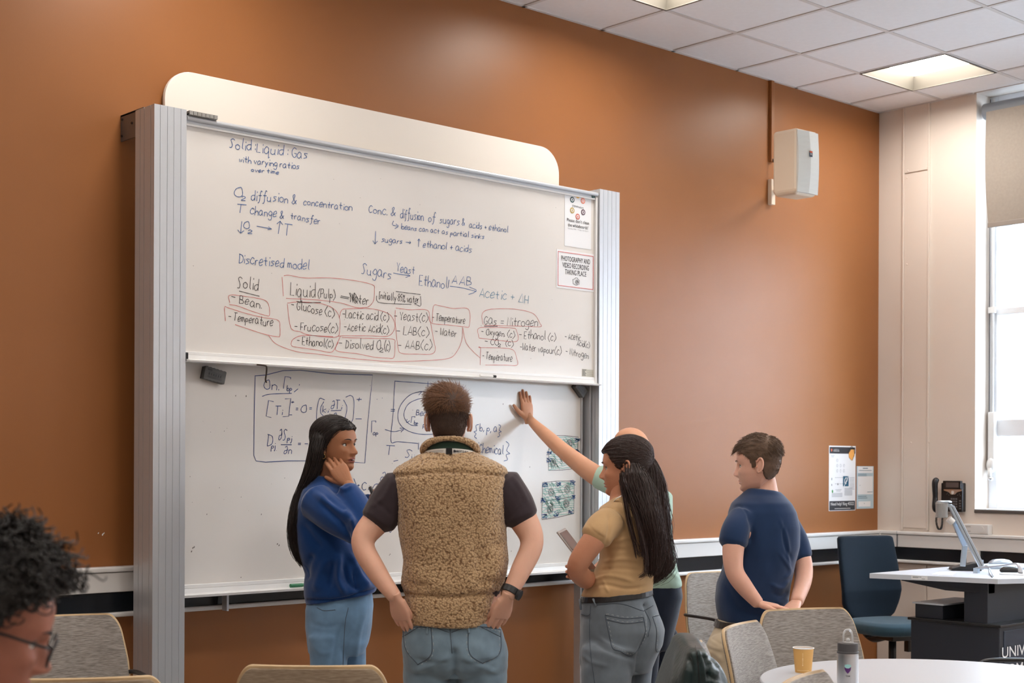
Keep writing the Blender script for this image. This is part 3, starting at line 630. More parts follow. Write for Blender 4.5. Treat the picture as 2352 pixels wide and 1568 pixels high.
# ---------------------------------------------------------------- loudspeaker
sp = thing('loudspeaker', (7.35, 0, 3.3), 'cream wall loudspeaker angled down from a bracket on the orange wall', 'speaker')
M_spk = mat('speaker_cream', lin(226, 208, 186), .5); M_grille = mat('speaker_grille', lin(214, 214, 208), .6, bump=.1, scale=900)
# front face spans px (1825..1879); side face (1775..1825)
A = at(1829, 292, d=8.33); B_ = at(1879, 306, d=8.45); Cb = at(1775, 305, d=8.45)
fx = unit((B_ - A) * [1, 1, 0]); nrm = np.cross(fx, UP); nrm = -nrm if nrm @ FWD > 0 else nrm
w = np.linalg.norm((B_ - A)[:2]); sd = unit((Cb - A) * [1, 1, 0]); dl = np.linalg.norm((Cb - A)[:2]); H = .385
ztop = A[2]; base = A.copy(); base[2] = ztop - H
prof = [base, base + fx * w, base + fx * w * .96 + sd * dl * .9 + fx * .0, base + sd * dl]
k = [np.array(p) for p in prof]
mb = MB(); rings = []
for t, g, dz in ((0, .8, .012), (.05, 1, 0), (.95, 1, 0), (1, .93, -.0)):
    cen = sum(k) / 4; rings.append([cen + (p - cen) * g + UP * (H * t) for p in k])
rings[0] = [p + UP * .0 for p in rings[0]]
mb.loft(rings); mb.build('cabinet', M_spk, sp, bevel=.012)
mb = MB(); P = []
n_out = unit(np.cross(fx, UP)); n_out = -n_out if n_out @ (CAM - A) < 0 else n_out
rings = []
for j in range(13):
    z = .012 + (H - .024) * j / 12; bow = .014 * math.sin(pi * j / 12) + .008
    rings.append([base + fx * w * .03 + UP * z - n_out * .002, base + fx * w * .03 + UP * z + n_out * bow * .6, base + fx * w * .5 + UP * z + n_out * (bow + .006), base + fx * w * .97 + UP * z + n_out * bow * .6, base + fx * w * .97 + UP * z - n_out * .002])
mb.loft(rings); mb.build('grille', M_grille, sp, smooth=False)
cc = base + fx * w * .5 + UP * (H * .62) + n_out * .0288
mb = MB(); mb.obox(cc, fx * .013, n_out * .001, UP * .0165); bdg = mb.build('badge', mat('badge_navy', lin(40, 60, 82), .4), sp)
mb = MB(); mb.obox(cc + n_out * .0012 + UP * .011, fx * .012, n_out * .0005, UP * .004); mb.build('badge_stripe', mat('badge_orange', lin(225, 90, 50), .4), bdg)
mb = MB(); put_text(mb, 'JBL', cc + n_out * .0014 - UP * .003, fx, UP, .014, .018, .02); mb.build('badge_lettering', M_white, bdg)
mbk = sum(k) / 4 + UP * H * .42
MB().tube([mbk, (7.37, -.03, mbk[2])], .016, 12).build('bracket_arm', M_spk, sp)
MB().box((7.325, -.03, 3.13), (7.365, 0, 3.29)).build('wall_plate', M_spk, sp, bevel=.003)
mb = MB(); mb.tube(smooth_pts([(7.348, -.02, 3.42), (7.352, -.045, 3.36), (7.36, -.06, 3.31), (7.365, -.05, 3.27)]), .004, 6); mb.build('cable', M_black, sp, smooth=True)
# ---------------------------------------------------------------- posters on the wall
c1 = np.array([8.147, -.001, 1.398]); p1t, ux, uy, pl = sheet('poster', c1, .306, .435, 'tall white help poster with black bands at top and bottom on the orange wall', 'poster')
MB().obox(pl(0, .86, .001), ux * .147, NB * .0004, uy * .022).build('black_band', M_ink, p1t)
b2 = MB().obox(pl(0, -.84, .001), ux * .147, NB * .0004, uy * .031).build('black_band', M_ink, p1t)
mb = MB(); put_text(mb, 'Need help? Ring 43322', pl(0, -.80, .0018), ux, uy, .028, .265, .02); [mb.obox(pl(-.55 + .075 * i, -.93, .0018), ux * .004, NB * .0002, uy * .0022) for i in range(16)]; mb.build('lettering', M_white, p1t)
mb = MB(); put_text(mb, 'UNIVERSITY OF', pl(-.47, .885, .0018), ux, uy, .006, .06, .0); put_text(mb, 'BIRMINGHAM', pl(-.47, .84, .0018), ux, uy, .008, .065, .01); mb.build('lettering', M_white, p1t)
mb = MB(); cc = pl(-.82, .86, .0018); mb.prism([cc + ux * a + uy * b for a, b in ((-.007, .009), (.007, .009), (.007, -.002), (0, -.011), (-.007, -.002))], NB * .0004); mb.build('crest', mat('crest_orange', lin(225, 110, 70), .6), p1t)
mb = MB(); cc = pl(.68, .74, .002); mb.prism([cc + ux * a * .034 + uy * b * .042 for a, b in ((-1, .2), (-.2, .8), (1, .8), (1, -.2), (.1, -1), (-.9, -.5))], NB * .0005); mb.build('orange_mark', mat('amber', lin(240, 170, 85), .6), p1t)
mb = MB(); mb.tube([cc + ux * a * .034 + uy * b * .05 + NB * .0008 for a, b in ((-.8, .3), (-.6, .9), (0, 1.1), (.7, .8), (.95, .1), (.2, -.8))], .0015, 5); mb.build('mark_outline', M_ink, p1t)
mb = MB()
for r_ in range(3):
    for q_ in range(1 if r_ == 0 else 3):
        c = pl(-.4 + q_ * .25, .55 - r_ * .16, .0018); mb.tube([c + ux * .008 * math.cos(t) + uy * .011 * math.sin(t) for t in np.linspace(0, 2*pi, 9)], .0006, 4)
for (a, b, w_) in [(-.75, .70, .02), (-.75, .66, .015)] + [(.45, -.31 - .03 * i, .045) for i in range(8)] + [(-.3, -.35, .035), (-.3, -.39, .025)] + [(-.4, -.46 - .033 * i, .06) for i in range(4)] + [(.72, .02 - .045 * i, .028) for i in range(9)] + [(-.5 + .16 * i, .02, .009) for i in range(4)] + [(-.5 + .16 * i, -.17, .009) for i in range(4)]:
    mb.obox(pl(a, b, .0016), ux * w_, NB * .0002, uy * .0012)
mb.obox(pl(-.35, -.18, .0018), ux * .006, NB * .0002, uy * .006); mb.obox(pl(-.8, -.02, .0018), ux * .004, NB * .0002, uy * .008); mb.obox(pl(-.8, -.2, .0018), ux * .004, NB * .0002, uy * .006)
mb.build('small_print', mat('grey_print2', lin(150, 150, 156), .7), p1t)
mb = MB(); mb.obox(pl(.25, -.09, .0018), ux * .032, NB * .0003, uy * .034); ear = mb.build('ear_symbol_panel', mat('ear_blue', lin(30, 90, 120), .6), p1t)
mb = MB(); c = pl(.25, -.06, .003); mb.tube([c + ux * a * .018 + uy * b * .018 for a, b in ((-.9, -1.2), (-.8, .2), (0, 1), (.8, .5), (.6, -.3), (0, -.7), (0, -1.5))], .0025, 5); mb.tube([c + ux * .026 + uy * .026, c - ux * .028 - uy * .05], .0018, 5); mb.build('ear_symbol', M_paper, ear)
mb = MB(); mb.ell(pl(-.75, -.4, .002), ux * .008, uy * .011, NB * .0005, 12, 6); mb.build('green_emblem', mat('emblem_green', lin(80, 160, 90), .6), p1t)
c2 = np.array([8.4145, -.001, 1.335]); p2t, ux, uy, pl = sheet('poster', c2, .203, .29, 'smaller pale blue and white notice beside the tall help poster', 'poster', m=mat('pale_blue_paper', lin(188, 208, 218), .7))
mb = MB(); mb.obox(pl(0, .83), ux * .09, NB * .0003, uy * .022); mb.obox(pl(0, .1), ux * .09, NB * .0003, uy * .062); mb.obox(pl(-.08, -.78), ux * .072, NB * .0003, uy * .018); mb.build('white_field', M_paper, p2t)
mb = MB(); mb.obox(pl(0, .9, .0018), ux * .03, NB * .0002, uy * .003)
for (a, b, w_) in [(0, .8, .075), (-.35, .62, .05), (-.35, .55, .05), (.55, -.22, .033), (-.35, -.42, .05), (-.3, -.5, .055), (-.1, -.75, .004), (-.62, .1, .003)]: mb.obox(pl(a, b, .0018), ux * w_, NB * .0002, uy * .0018)
mb.build('small_print', mat('blue_grey_print', lin(105, 130, 145), .7), p2t)
# ================================================================ PEOPLE
def fuse(mb, voxel=.007, it=6, fac=.5, name='f'):
    me = mb.mesh(name); o = bpy.data.objects.new('tmp', me); COL.objects.link(o)
    bm = bmesh.new(); bm.from_mesh(me); bmesh.ops.recalc_face_normals(bm, faces=bm.faces); bm.to_mesh(me); bm.free()
    r = o.modifiers.new('r', 'REMESH'); r.mode = 'VOXEL'; r.voxel_size = voxel
    if it: s_ = o.modifiers.new('s', 'SMOOTH'); s_.iterations = it; s_.factor = fac
    dg = bpy.context.evaluated_depsgraph_get(); m2 = bpy.data.meshes.new_from_object(o.evaluated_get(dg))
    bpy.data.objects.remove(o); bpy.data.meshes.remove(me); return m2
def vn(me):
    n = len(me.vertices); V = np.empty(n * 3); me.vertices.foreach_get('co', V); N = np.empty(n * 3)
    me.vertices.foreach_get('normal', N); return V.reshape(-1, 3), N.reshape(-1, 3)
def setv(me, V): me.vertices.foreach_set('co', V.ravel()); me.update()
def seg_dist(p, a, b):
    ab = b - a; t = np.clip(((p - a) @ ab) / (ab @ ab + 1e-9), 0, 1); return np.linalg.norm(p - a - t[:, None] * ab, axis=1), t
def emboss(me, S):   # S: list of (px polyline, width px, amplitude m[, side])
    V, N = vn(me); p, dep = pix(V); face = np.clip(np.einsum('ij,ij->i', N, CAM - V) / np.linalg.norm(CAM - V, axis=1) * 3, 0, 1)
    D = np.zeros(len(V))
    for s in S:
        P = np.array(s[0], float)
        if len(P) > 2: P = smooth_pts(P, 4)
        best = np.full(len(V), 1e9); tt = np.zeros(len(V)); m = len(P) - 1
        for i in range(m):
            d, t = seg_dist(p, P[i], P[i+1]); k = d < best; best[k] = d[k]; tt[k] = (i + t[k]) / m
        f = np.exp(-(best / s[1]) ** 2)
        if len(s) < 4: f = f * np.clip(np.minimum(tt, 1 - tt) * 5 + .15, 0, 1)
        D += s[2] * f
    setv(me, V + N * (D * face)[:, None])
def ripple(me, amp, freq, seed=0, aniso=(1, 1, .5)):
    V, N = vn(me); rs = np.random.RandomState(seed); D = np.zeros(len(V)); Q = V * np.array(aniso)
    w = Q + .03 * np.sin(Q[:, [1, 2, 0]] * freq * .6 + 1)
    for i in range(7):
        k = unit(rs.randn(3)) * freq * rs.uniform(.6, 1.8); D += np.sin(w @ k + rs.uniform(0, 6)) / 3
    setv(me, V + N * (np.tanh(D) * amp)[:, None])
def ring(c, rx, ry, ux, uy, e=2., n=28):
    t = np.linspace(0, 2*pi, n, endpoint=False); C_, S_ = np.cos(t), np.sin(t)
    return c + (np.sign(C_) * abs(C_) ** (2/e))[:, None] * rx * ux + (np.sign(S_) * abs(S_) ** (2/e))[:, None] * ry * uy
def pr(rows, d, e=2.3, n=32):
    """rings from image-measured widths at true depth: (y, xl, xr, half depth[, tilt px, depth shift])"""
    R = []
    for r in rows:
        y, xl, xr, hd = r[:4]; tl = r[4] if len(r) > 4 else 0; dc = r[5] if len(r) > 5 else 0
        a = at(xl, y + tl/2, d + dc); b = at(xr, y - tl/2, d + dc); R.append(ring((a + b) / 2, np.linalg.norm(b - a) / 2, hd, unit(b - a), FWD, e, n))
    return R
def limb(mb, pts, rad, k=16, sm=5, flat=1., ref=None):
    pts = np.array(pts, float); rad = np.array(rad, float)
    Q = smooth_pts(np.column_stack([pts, rad]), sm) if len(pts) > 2 else np.column_stack([pts, rad])
    a = Q[0, :3] - unit(Q[1, :3] - Q[0, :3]) * Q[0, 3] * .4; b = Q[-1, :3] + unit(Q[-1, :3] - Q[-2, :3]) * Q[-1, 3] * .4
    Q = np.vstack([[*a, Q[0, 3] * .6], Q, [*b, Q[-1, 3] * .6]])
    mb.tube(Q[:, :3], Q[:, 3], k, flat=flat, ref=ref)
def I(x, xs, ys):
    xs = np.array(xs); a, b = xs[0], xs[-1]; g = np.linspace(a, b, 600); v = np.interp(g, xs, ys); sg = .0055 / ((b - a) / 599); k = np.arange(-int(3*sg), int(3*sg) + 1); w = np.exp(-.5 * (k / sg) ** 2); w /= w.sum()
    e = np.minimum(1, np.minimum(g - a, b - g) / .012); p = np.pad(v, len(k) // 2, mode='reflect', reflect_type='odd'); v = v * (1 - e) + np.convolve(p, w, 'valid') * e
    return np.interp(x, g, v)
def head_mesh(c, f, up, s=1., wide=1., ears=True, nose=1., lips=1.):
    """head in local axes X right of the face's owner, Y forward, Z up; 0 = between the eyes' level and the ears"""
    Y = unit(f); Z = unit(np.asarray(up) - Y * (np.asarray(up) @ Y)); X = np.cross(Y, Z)
    zs = [-.118, -.113, -.10, -.082, -.06, -.035, 0, .03, .06, .085, .102, .112, .117]
    fr = [.060, .078, .086, .083, .087, .087, .083, .090, .084, .066, .046, .024, .0]
    bk = [.030, .012, -.012, -.035, -.060, -.082, -.094, -.100, -.099, -.086, -.066, -.045, -.02]
    hw = [.014, .024, .038, .051, .059, .066, .071, .0745, .0735, .064, .049, .031, .006]
    fl_ = [2., 2., 2.1, 2.2, 2.35, 2.4, 2.45, 2.5, 2.3, 2.1, 2, 2, 2]
    NZ, NT = 120, 128; zz = np.concatenate([np.linspace(-.118, .10, 100), .10 + .0168 * np.sin(np.linspace(.06, pi/2, 20))]); th = np.linspace(0, 2*pi, NT, endpoint=False)
    zz_s, th_s = np.meshgrid(zz, th, indexing='ij')
    F_, B_, W_, E_ = [I(zz_s, zs, q) for q in (fr, bk, hw, fl_)]
    yc = -.008; sn, cs = np.sin(th_s), np.cos(th_s)
    x = W_ * wide * np.sign(sn) * abs(sn) ** (2 / E_); front = cs > 0
    y = np.where(front, yc + (F_ - yc) * abs(cs) ** (2 / E_), yc - (yc - B_) * abs(cs) ** (2/2.1)); z = zz_s.copy()
    g = lambda x0, z0, sx, sz: np.exp(-((abs(x) - x0) / sx) ** 2 - ((z - z0) / sz) ** 2)
    fm = np.clip(cs * 2.2, 0, 1)
    # nose, sockets, brow, cheeks, lips, chin
    nh = np.interp(z, [-.056, -.048, -.038, -.030, -.015, .0, .012, .024], [0, .008, .024, .026, .017, .010, .006, .0]) * nose
    nw = np.interp(z, [-.05, -.036, -.02, .0, .02], [.015, .0145, .010, .0075, .008])
    dy = nh * np.exp(-(abs(x) / nw) ** 2.6)
    dy += .007 * nose * g(.0135, -.040, .006, .006) - .006 * g(.0065, -.047, .004, .004)
    dy -= .013 * g(.030, -.001, .016, .0115); dy += .004 * g(.028, .019, .022, .007)
    dy += .006 * g(.046, -.026, .018, .016); dy += .004 * g(0, -.100, .016, .012)
    lp = lips
    dy += .0075 * lp * g(0, -.0635, .019, .0048) + .0085 * lp * g(0, -.0745, .016, .0052) - .005 * g(0, -.069, .021, .0022) - .004 * g(0, -.056, .005, .005) - .003 * g(0, -.084, .018, .005)
    # eyelids
    dy += .0035 * g(.031, .0068, .013, .0028) + .0028 * g(.031, -.0085, .012, .0028)
    y = y + dy * fm
    V = np.stack([x, y, z], -1).reshape(-1, 3)
    Fc = []
    for i in range(NZ - 1):
        for j in range(NT): Fc.append((i * NT + j, i * NT + (j + 1) % NT, (i + 1) * NT + (j + 1) % NT, (i + 1) * NT + j))
    Fc.append(tuple(range(NT))[::-1]); Fc.append(tuple(range((NZ - 1) * NT, NZ * NT)))
    c = np.asarray(c, float); R = np.stack([X, Y, Z])
    W = lambda P: c + (np.asarray(P, float) * s) @ R
    mb = MB(); mi = 0; mb.add(W(V), Fc)
    # lip faces
    fz = V[[q[0] for q in Fc[:-2]]]
    lipm = (abs(fz[:, 0]) < .0225 * (1 - ((fz[:, 2] + .069) / .014) ** 2 * .8)) & (abs(fz[:, 2] + .069) < .0105) & (fz[:, 1] > .05)
    for i in np.nonzero(lipm)[0]: mb.mi[i] = 1
    if ears:
        for sg in (-1, 1):
            e = MB(); A = np.array([sg * .076 * wide, -.014, -.008])
            ax = unit([sg * .35, -.94, .05]); az = unit([0, -.18, 1]); an = np.cross(ax, az)
            rim = []
            for k in range(15):
                t = -1.9 + k / 14 * 4.5
                rim.append(A + ax * (.010 + .017 * math.cos(t)) + az * (.031 * math.sin(t)) * (1 if math.sin(t) > 0 else .95) + np.array([sg * .006, 0, 0]))
            e.tube(np.array(rim), np.linspace(.0036, .0046, 15), 8)
            e.ell(A + ax * .008 + np.array([sg * .001, 0, 0]), ax * .017, az * .028, unit(an) * .0042, 20, 10)
            e.ell(A + ax * .004 - az * .022, ax * .009, az * .010, unit(an) * .005, 14, 8)
            e.ell(A - ax * .004 - az * .003 + np.array([sg * .004, 0, 0]), ax * .004, az * .007, unit(an) * .005, 10, 8)
            base = mb.n; VV = np.concatenate(e.v); mb.add(W(VV), e.f)
    return mb, W, (X, Y, Z), V
def face_bits(W, axes, s, person, iris, brow_m, look=(0, 1, 0), openmouth=False, brows=True):
    X, Y, Z = axes
    R = np.stack(axes)
    lk = unit(look)
    for sg in (-1, 1):
        e = np.array([sg * .0305, .0632, -.0015]); mb = MB()
        mb.ell(W(e), X * .0115 * s, Y * .0112 * s, Z * .0100 * s, 20, 14); ey = mb.build('eye', M_eye, person, smooth=True)
        mb = MB(); ic = e + lk * .0070; u = unit(np.cross(lk, [0, 0, 1])); v = np.cross(u, lk)
        mb.ell(W(ic), (u @ R) * .0064 * s, (v @ R) * .0064 * s, (lk @ R) * .0050 * s, 16, 8); mb.build('iris', iris, ey, smooth=True)
        P = [e + np.array([math.cos(t) * .0155 * 1.0, .0105 - abs(math.cos(t)) * .006, .0065 * math.sin(t) + .0005]) for t in np.linspace(.1, pi - .1, 9)]
        mb = MB(); mb.tube(W(np.array(P)), .0014 * s, 6); mb.build('eyelash', M_lash, person, smooth=True)
        if brows:
            P = [np.array([sg * (.014 + .032 * t), .0908 - .014 * t * t, .020 + .006 * math.sin(t * 2.4) - .003 * t]) for t in np.linspace(0, 1, 8)]
            mb = MB(); mb.tube(W(np.array(P)), np.array([.0022, .003, .0031, .003, .0027, .0022, .0016, .0008]) * s, 6, flat=.8); mb.build('eyebrow', brow_m, person, smooth=True)
    if openmouth:
        mb = MB(); mb.ell(W([0, .0865, -.0685]), X * .013 * s, Y * .006 * s, Z * .0042 * s, 16, 8); mo = mb.build('mouth', mat('mouth_dark', lin(70, 25, 25), .5), person, smooth=True)
        mb = MB(); mb.ell(W([0, .0905, -.0662]), X * .0095 * s, Y * .0035 * s, Z * .0018 * s, 16, 8); mb.build('teeth', M_eye, mo, smooth=True)
M_eye = mat('eye_white', lin(228, 222, 216), .25); M_lash = mat('lash', (.01, .008, .007, 1), .6)
M_iris = mat('dark_iris', lin(38, 24, 18), .15)
def hand(mb, w, D, N, T, s=1., curl=(.15, .2, .25, .3), thumb=.5, spread=.06, tcurl=.2):
    """w wrist, D finger direction, N out of the palm, T thumb side"""
    D = unit(D); N = unit(N - D * (np.asarray(N) @ D)); T = unit(np.asarray(T) - D * (np.asarray(T) @ D) - N * (np.asarray(T) @ N))
    w = np.asarray(w, float)
    mb.loft([ring(w + D * a * s + T * o * s, hw * s, hd * s, T, N, 2.5, 18) for a, hw, hd, o in ((-.02, .023, .018, 0), (.0, .025, .018, 0), (.025, .033, .0165, .002), (.055, .040, .0145, .001), (.08, .041, .012, 0), (.093, .037, .010, 0))])
    for i, (o, L, r) in enumerate(((.029, .072, .0088), (.0095, .081, .0090), (-.0100, .075, .0086), (-.0285, .058, .0076))):
        p = w + D * (.082 - .004 * abs(i - 1)) * s + T * o * s; d = unit(D + T * (1.4 - i) * spread); P = [p - d * .02 * s, p]; a = 0
        for fr_, kk in ((.46, .8), (.30, 1.1), (.24, .8)):
            a += curl[i] * kk; P.append(P[-1] + (d * math.cos(a) + N * math.sin(a)) * L * fr_ * s)
        limb(mb, P, np.array([r, r * 1.02, r * .98, r * .9, r * .72]) * s, 12, 3)
    t0 = w + D * .018 * s + T * .020 * s + N * .004 * s; td = unit(D * (1 - thumb * .5) + T * thumb * 1.25 + N * tcurl)
    t1 = t0 + td * .040 * s; t2 = t1 + unit(td + D * .25 + N * tcurl * .5) * .030 * s; t3 = t2 + unit(td + D * .5 + N * tcurl) * .024 * s
    limb(mb, [t0, t1, t2, t3], np.array([.015, .0125, .0105, .0075]) * s, 12, 4)
def body_obj(name, body_mb, head_mb, hands, skin, lipm, person, vox=.007):
    """one continuous figure: body, hands and head merged into a single mesh"""
    out = MB()
    m = fuse(body_mb, vox, 5); V, _ = vn(m); out.add(V, [tuple(p.vertices) for p in m.polygons]); bpy.data.meshes.remove(m)
    for h in hands:
        m = fuse(h, .0026, 4, .5); V, _ = vn(m); out.add(V, [tuple(p.vertices) for p in m.polygons]); bpy.data.meshes.remove(m)
    base = out.n; k = len(out.f)
    out.add(np.concatenate(head_mb.v), head_mb.f); out.mi[k:] = head_mb.mi
    o = link(name, out.mesh(name), [skin, lipm], person, True); return o
def strands(name, S, r0, r1, m, parent, label=None):
    """S: (n, k, 3) array of strand points -> thin three sided hairs in one mesh"""
    S = np.asarray(S, float); n, k, _ = S.shape
    T = np.gradient(S, axis=1); T /= np.linalg.norm(T, axis=2)[..., None] + 1e-12
    u = np.cross(T, np.random.randn(n, 1, 3)); u /= np.linalg.norm(u, axis=2)[..., None] + 1e-12; w = np.cross(T, u)
    r = np.linspace(r0, r1, k)[None, :, None]; V = []
    for a in (0, 2*pi/3, 4*pi/3): V.append(S + r * (math.cos(a) * u + math.sin(a) * w))
    V = np.stack(V, 2).reshape(-1, 3)      # n,k,3(sides),3
    idx = np.arange(n * k * 3).reshape(n, k, 3); F_ = []
    for a in range(3):
        b = (a + 1) % 3; F_.append(np.stack([idx[:, :-1, a], idx[:, :-1, b], idx[:, 1:, b], idx[:, 1:, a]], -1).reshape(-1, 4))
    F_ = np.concatenate(F_)
    me = bpy.data.meshes.new(name); me.vertices.add(len(V)); me.vertices.foreach_set('co', V.ravel())
    me.loops.add(F_.size); me.loops.foreach_set('vertex_index', F_.ravel().astype(np.int32)); me.polygons.add(len(F_)); me.polygons.foreach_set('loop_start', np.arange(0, F_.size, 4, dtype=np.int32))
    me.update(calc_edges=True); o = link(name, me, m, parent, True)
    if label: o['label'] = label
    return o
def scalp(V, W, cond, off, name, m, parent, seed=0, bump=.0):
    """hair mass: scalp region of the head pushed outwards by off(local points)"""
    NT = 128; NZ = len(V) // NT; keep = cond(V); n = unit; ctr = np.array([0, -.005, .0])
    D = V - ctr; D[:, 2] = np.maximum(D[:, 2], -.02) ; D /= np.linalg.norm(D, axis=1)[:, None]
    o_ = off(V) * keep; P = V + D * (o_ - .002 * (1 - keep))[:, None]
    if bump:
        rs = np.random.RandomState(seed)
        for i in range(6): k = rs.randn(3) * 90; P += D * (np.sin(V @ k + rs.uniform(0, 6)) * bump / 3 * keep)[:, None]
    mb = MB(); F_ = []
    for i in range(NZ - 1):
        for j in range(NT):
            q = (i * NT + j, i * NT + (j + 1) % NT, (i + 1) * NT + (j + 1) % NT, (i + 1) * NT + j)
            if keep[list(q)].sum() >= 1: F_.append(q)
    F_.append(tuple(range((NZ - 1) * NT, NZ * NT)))
    mb.add(W(P), F_); return mb.build(name, m, parent, smooth=True, fix=False), P
def scalp_hair(name, V, P, W, cond, n, flow, length, m, parent, r0=.0007, r1=.0003, k=5, seed=1, lift=.4, jit=.25):
    rs = np.random.RandomState(seed); idx = np.nonzero(cond(V))[0]
    # even sampling by height
    idx = rs.choice(idx, n); B = P[idx] + rs.randn(n, 3) * .0012; ctr = np.array([0, -.005, 0.]); Nn = V[idx] - ctr; Nn /= np.linalg.norm(Nn, axis=1)[:, None]
    F_ = flow(V[idx]); F_ = F_ - Nn * np.einsum('ij,ij->i', F_, Nn)[:, None]; F_ /= np.linalg.norm(F_, axis=1)[:, None] + 1e-9
    d = F_ + Nn * lift + rs.randn(n, 3) * jit; d /= np.linalg.norm(d, axis=1)[:, None]
    L = length(V[idx]) * rs.uniform(.6, 1.15, n); S = []
    for i in range(k):
        t = i / (k - 1); S.append(B - Nn * .002 + (d * t + (F_ - Nn * .35) * t * t * .35) * L[:, None])
    S = np.stack(S, 1); return strands(name, W(S.reshape(-1, 3)).reshape(S.shape), r0, r1, m, parent)
def comb_hair(name, base, V, P, W, axes, cond, n, flow, L, m, parent, r0=.001, r1=.0006, k=9, seed=1, off=(.001, .006), jit=.06):
    """strands combed along the hair base mesh"""
    rs = np.random.RandomState(seed); bv = bvh_of(base); idx = rs.choice(np.nonzero(cond(V))[0], n); R = np.stack(axes); S = []
    for i in idx:
        p = V[i].copy(); q = W(P[i]); o = rs.uniform(*off); pts = []; st = L(V[i:i+1])[0] * rs.uniform(.7, 1.1) / (k - 1); jj = rs.randn(3) * jit
        for a in range(k):
            h = bv.find_nearest(Vector(q)); c_, nn = np.array(h[0]), np.array(h[1]); nn = nn if nn @ (c_ - W(np.array([0, -.005, 0.]))) > 0 else -nn; pts.append(c_ + nn * o * (1 if a < k - 1 else .4))
            f = unit(flow(p[None])[0] + jj) @ R; f = unit(f - nn * (f @ nn)); q = pts[-1] + f * st; p = p + (R @ f) * st
        S.append(pts)
    return strands(name, np.array(S), r0, r1, m, parent)
def on_surface(bvh, P, off=.0015):
    out = []
    for (x, y) in P:
        a = at(x, y, 1.); d = Vector(unit(a - CAM)); h = bvh.ray_cast(Vector(CAM), d)
        if h[0] is not None: out.append((np.array(h[0]) + np.array(h[1]) * off, np.array(h[1])))
    return out
def bvh_of(o):
    me = o.data; return BVHTree.FromPolygons([v.co[:] for v in me.vertices], [tuple(p.vertices) for p in me.polygons])
def stitch(name, bvh, S, r, m, parent, dash=0, sm=True):
    mb = MB()
    for P in S:
        if sm and len(P) > 2: P = smooth_pts(P, 8)
        else: P = np.concatenate([np.linspace(P[i], P[i+1], 12, endpoint=(i == len(P) - 2)) for i in range(len(P) - 1)])
        H = on_surface(bvh, P, r * .4)
        if len(H) < 3: continue
        Q = np.array([h[0] for h in H])
        if dash:
            for i in range(0, len(Q) - 1, 2): mb.tube([Q[i], Q[i+1]], r, 5)
        else: mb.tube(Q, r, 6)
    if mb.n: return mb.build(name, m, parent, smooth=True)
def legs(mb, d, hips, knees, ankles, rr):
    for (h, k, a) in zip(hips, knees, ankles):
        limb(mb, [at(*h), at(*k), at(*a)], rr, 20, 6)
def shoe(p, c, f, m, lab=None):
    f = unit(np.array([f[0], f[1], 0])); sd = np.cross(f, UP); c = np.array([c[0], c[1], 0.]); R = []
    for a, w, h in ((-.07, .03, .07), (-.05, .036, .085), (0, .036, .08), (.06, .042, .055), (.13, .046, .045), (.17, .04, .035), (.19, .02, .02)):
        R.append(ring(c + f * a + UP * (h / 2 + .003), w, h / 2, sd, UP, 2.8, 18))
    MB().loft(R).build('shoe', m, p, smooth=True)
def foot_z(P): return P
def skinm(n, c, r=.5): return mat(n, lin(*c), r, bump=.12, scale=220, var=.06, var_scale=14, sss=.12, spec=.35, bdist=.004)
def cloth(n, c, r=.85, b=.2, sc=700, v=.07, sh=.3, vs=18): return mat(n, lin(*c), r, bump=b, scale=sc, var=v, var_scale=vs, sheen=sh, spec=.25, bdist=.003)
M_denim1 = cloth('faded_denim', (118, 140, 156), v=.22, vs=16); M_denim2 = cloth('light_denim', (112, 148, 182), v=.2, vs=14); M_denim3 = cloth('grey_denim', (112, 122, 132), v=.2, vs=14)
M_seam = mat('denim_seam', lin(78, 88, 100), .8); M_thread = mat('stitch_thread', lin(172, 176, 178), .8)
M_shoe = mat('dark_shoe', lin(40, 40, 44), .6); M_wshoe = mat('white_shoe', lin(210, 208, 205), .6)

FZ = lambda d: 1071 + 1.47 * 3300 / d
# ---------------------------------------------------------------- B: man in the fleece gilet, seen from behind
dB = 5.2
B = thing('person', at(1044, FZ(dB) - 5, dB) * [1, 1, 0], 'man seen from behind in a brown fleece gilet and jeans with hands in back pockets', 'person')
skB = skinm('fair_skin', (226, 176, 152)); lipB = mat('lip', lin(190, 120, 110), .5)
hm, W, ax, HV = head_mesh(at(1031, 968, dB), FWD * 1 - UP * .10, UP, .98, .93)
b = MB()
b.loft(pr([(985, 998, 1064, .055, 0, .02), (1010, 998, 1066, .055), (1035, 990, 1075, .06), (1060, 965, 1100, .075), (1085, 925, 1145, .10), (1110, 915, 1155, .115), (1180, 925, 1150, .12), (1300, 935, 1150, .115), (1400, 935, 1150, .12), (1460, 935, 1150, .12), (1500, 940, 1150, .12)], dB))
eL, eR = at(833, 1244, dB - .04), at(1222, 1244, dB - .04)
wL, wR = at(908, 1372, dB - .13), at(1166, 1370, dB - .13)
limb(b, [at(918, 1112, dB), at(873, 1185, dB), eL, at(865, 1312, dB - .09), wL], [.06, .054, .043, .037, .026])
limb(b, [at(1158, 1110, dB), at(1195, 1180, dB), eR, at(1195, 1312, dB - .09), wR], [.06, .055, .043, .037, .026])
for sx in (988, 1102): limb(b, [at(sx, 1490, dB - .01), at(sx, 1575, dB), at(sx, 1760, dB + .02), at(sx, 1960, dB + .02)], [.075, .07, .048, .034])
h1, h2 = MB(), MB()
hand(h1, wL, at(928, 1440, dB - .085) - wL, FWD * .9 + RIGHT * .5, RIGHT + UP * .2, .95, (.1, .1, .12, .15), .12, .02)
hand(h2, wR, at(1140, 1440, dB - .085) - wR, FWD * .9 - RIGHT * .5, -RIGHT + UP * .2, .95, (.1, .1, .12, .15), .12, .02)
body_obj('body', b, hm, [h1, h2], skB, lipB, B)
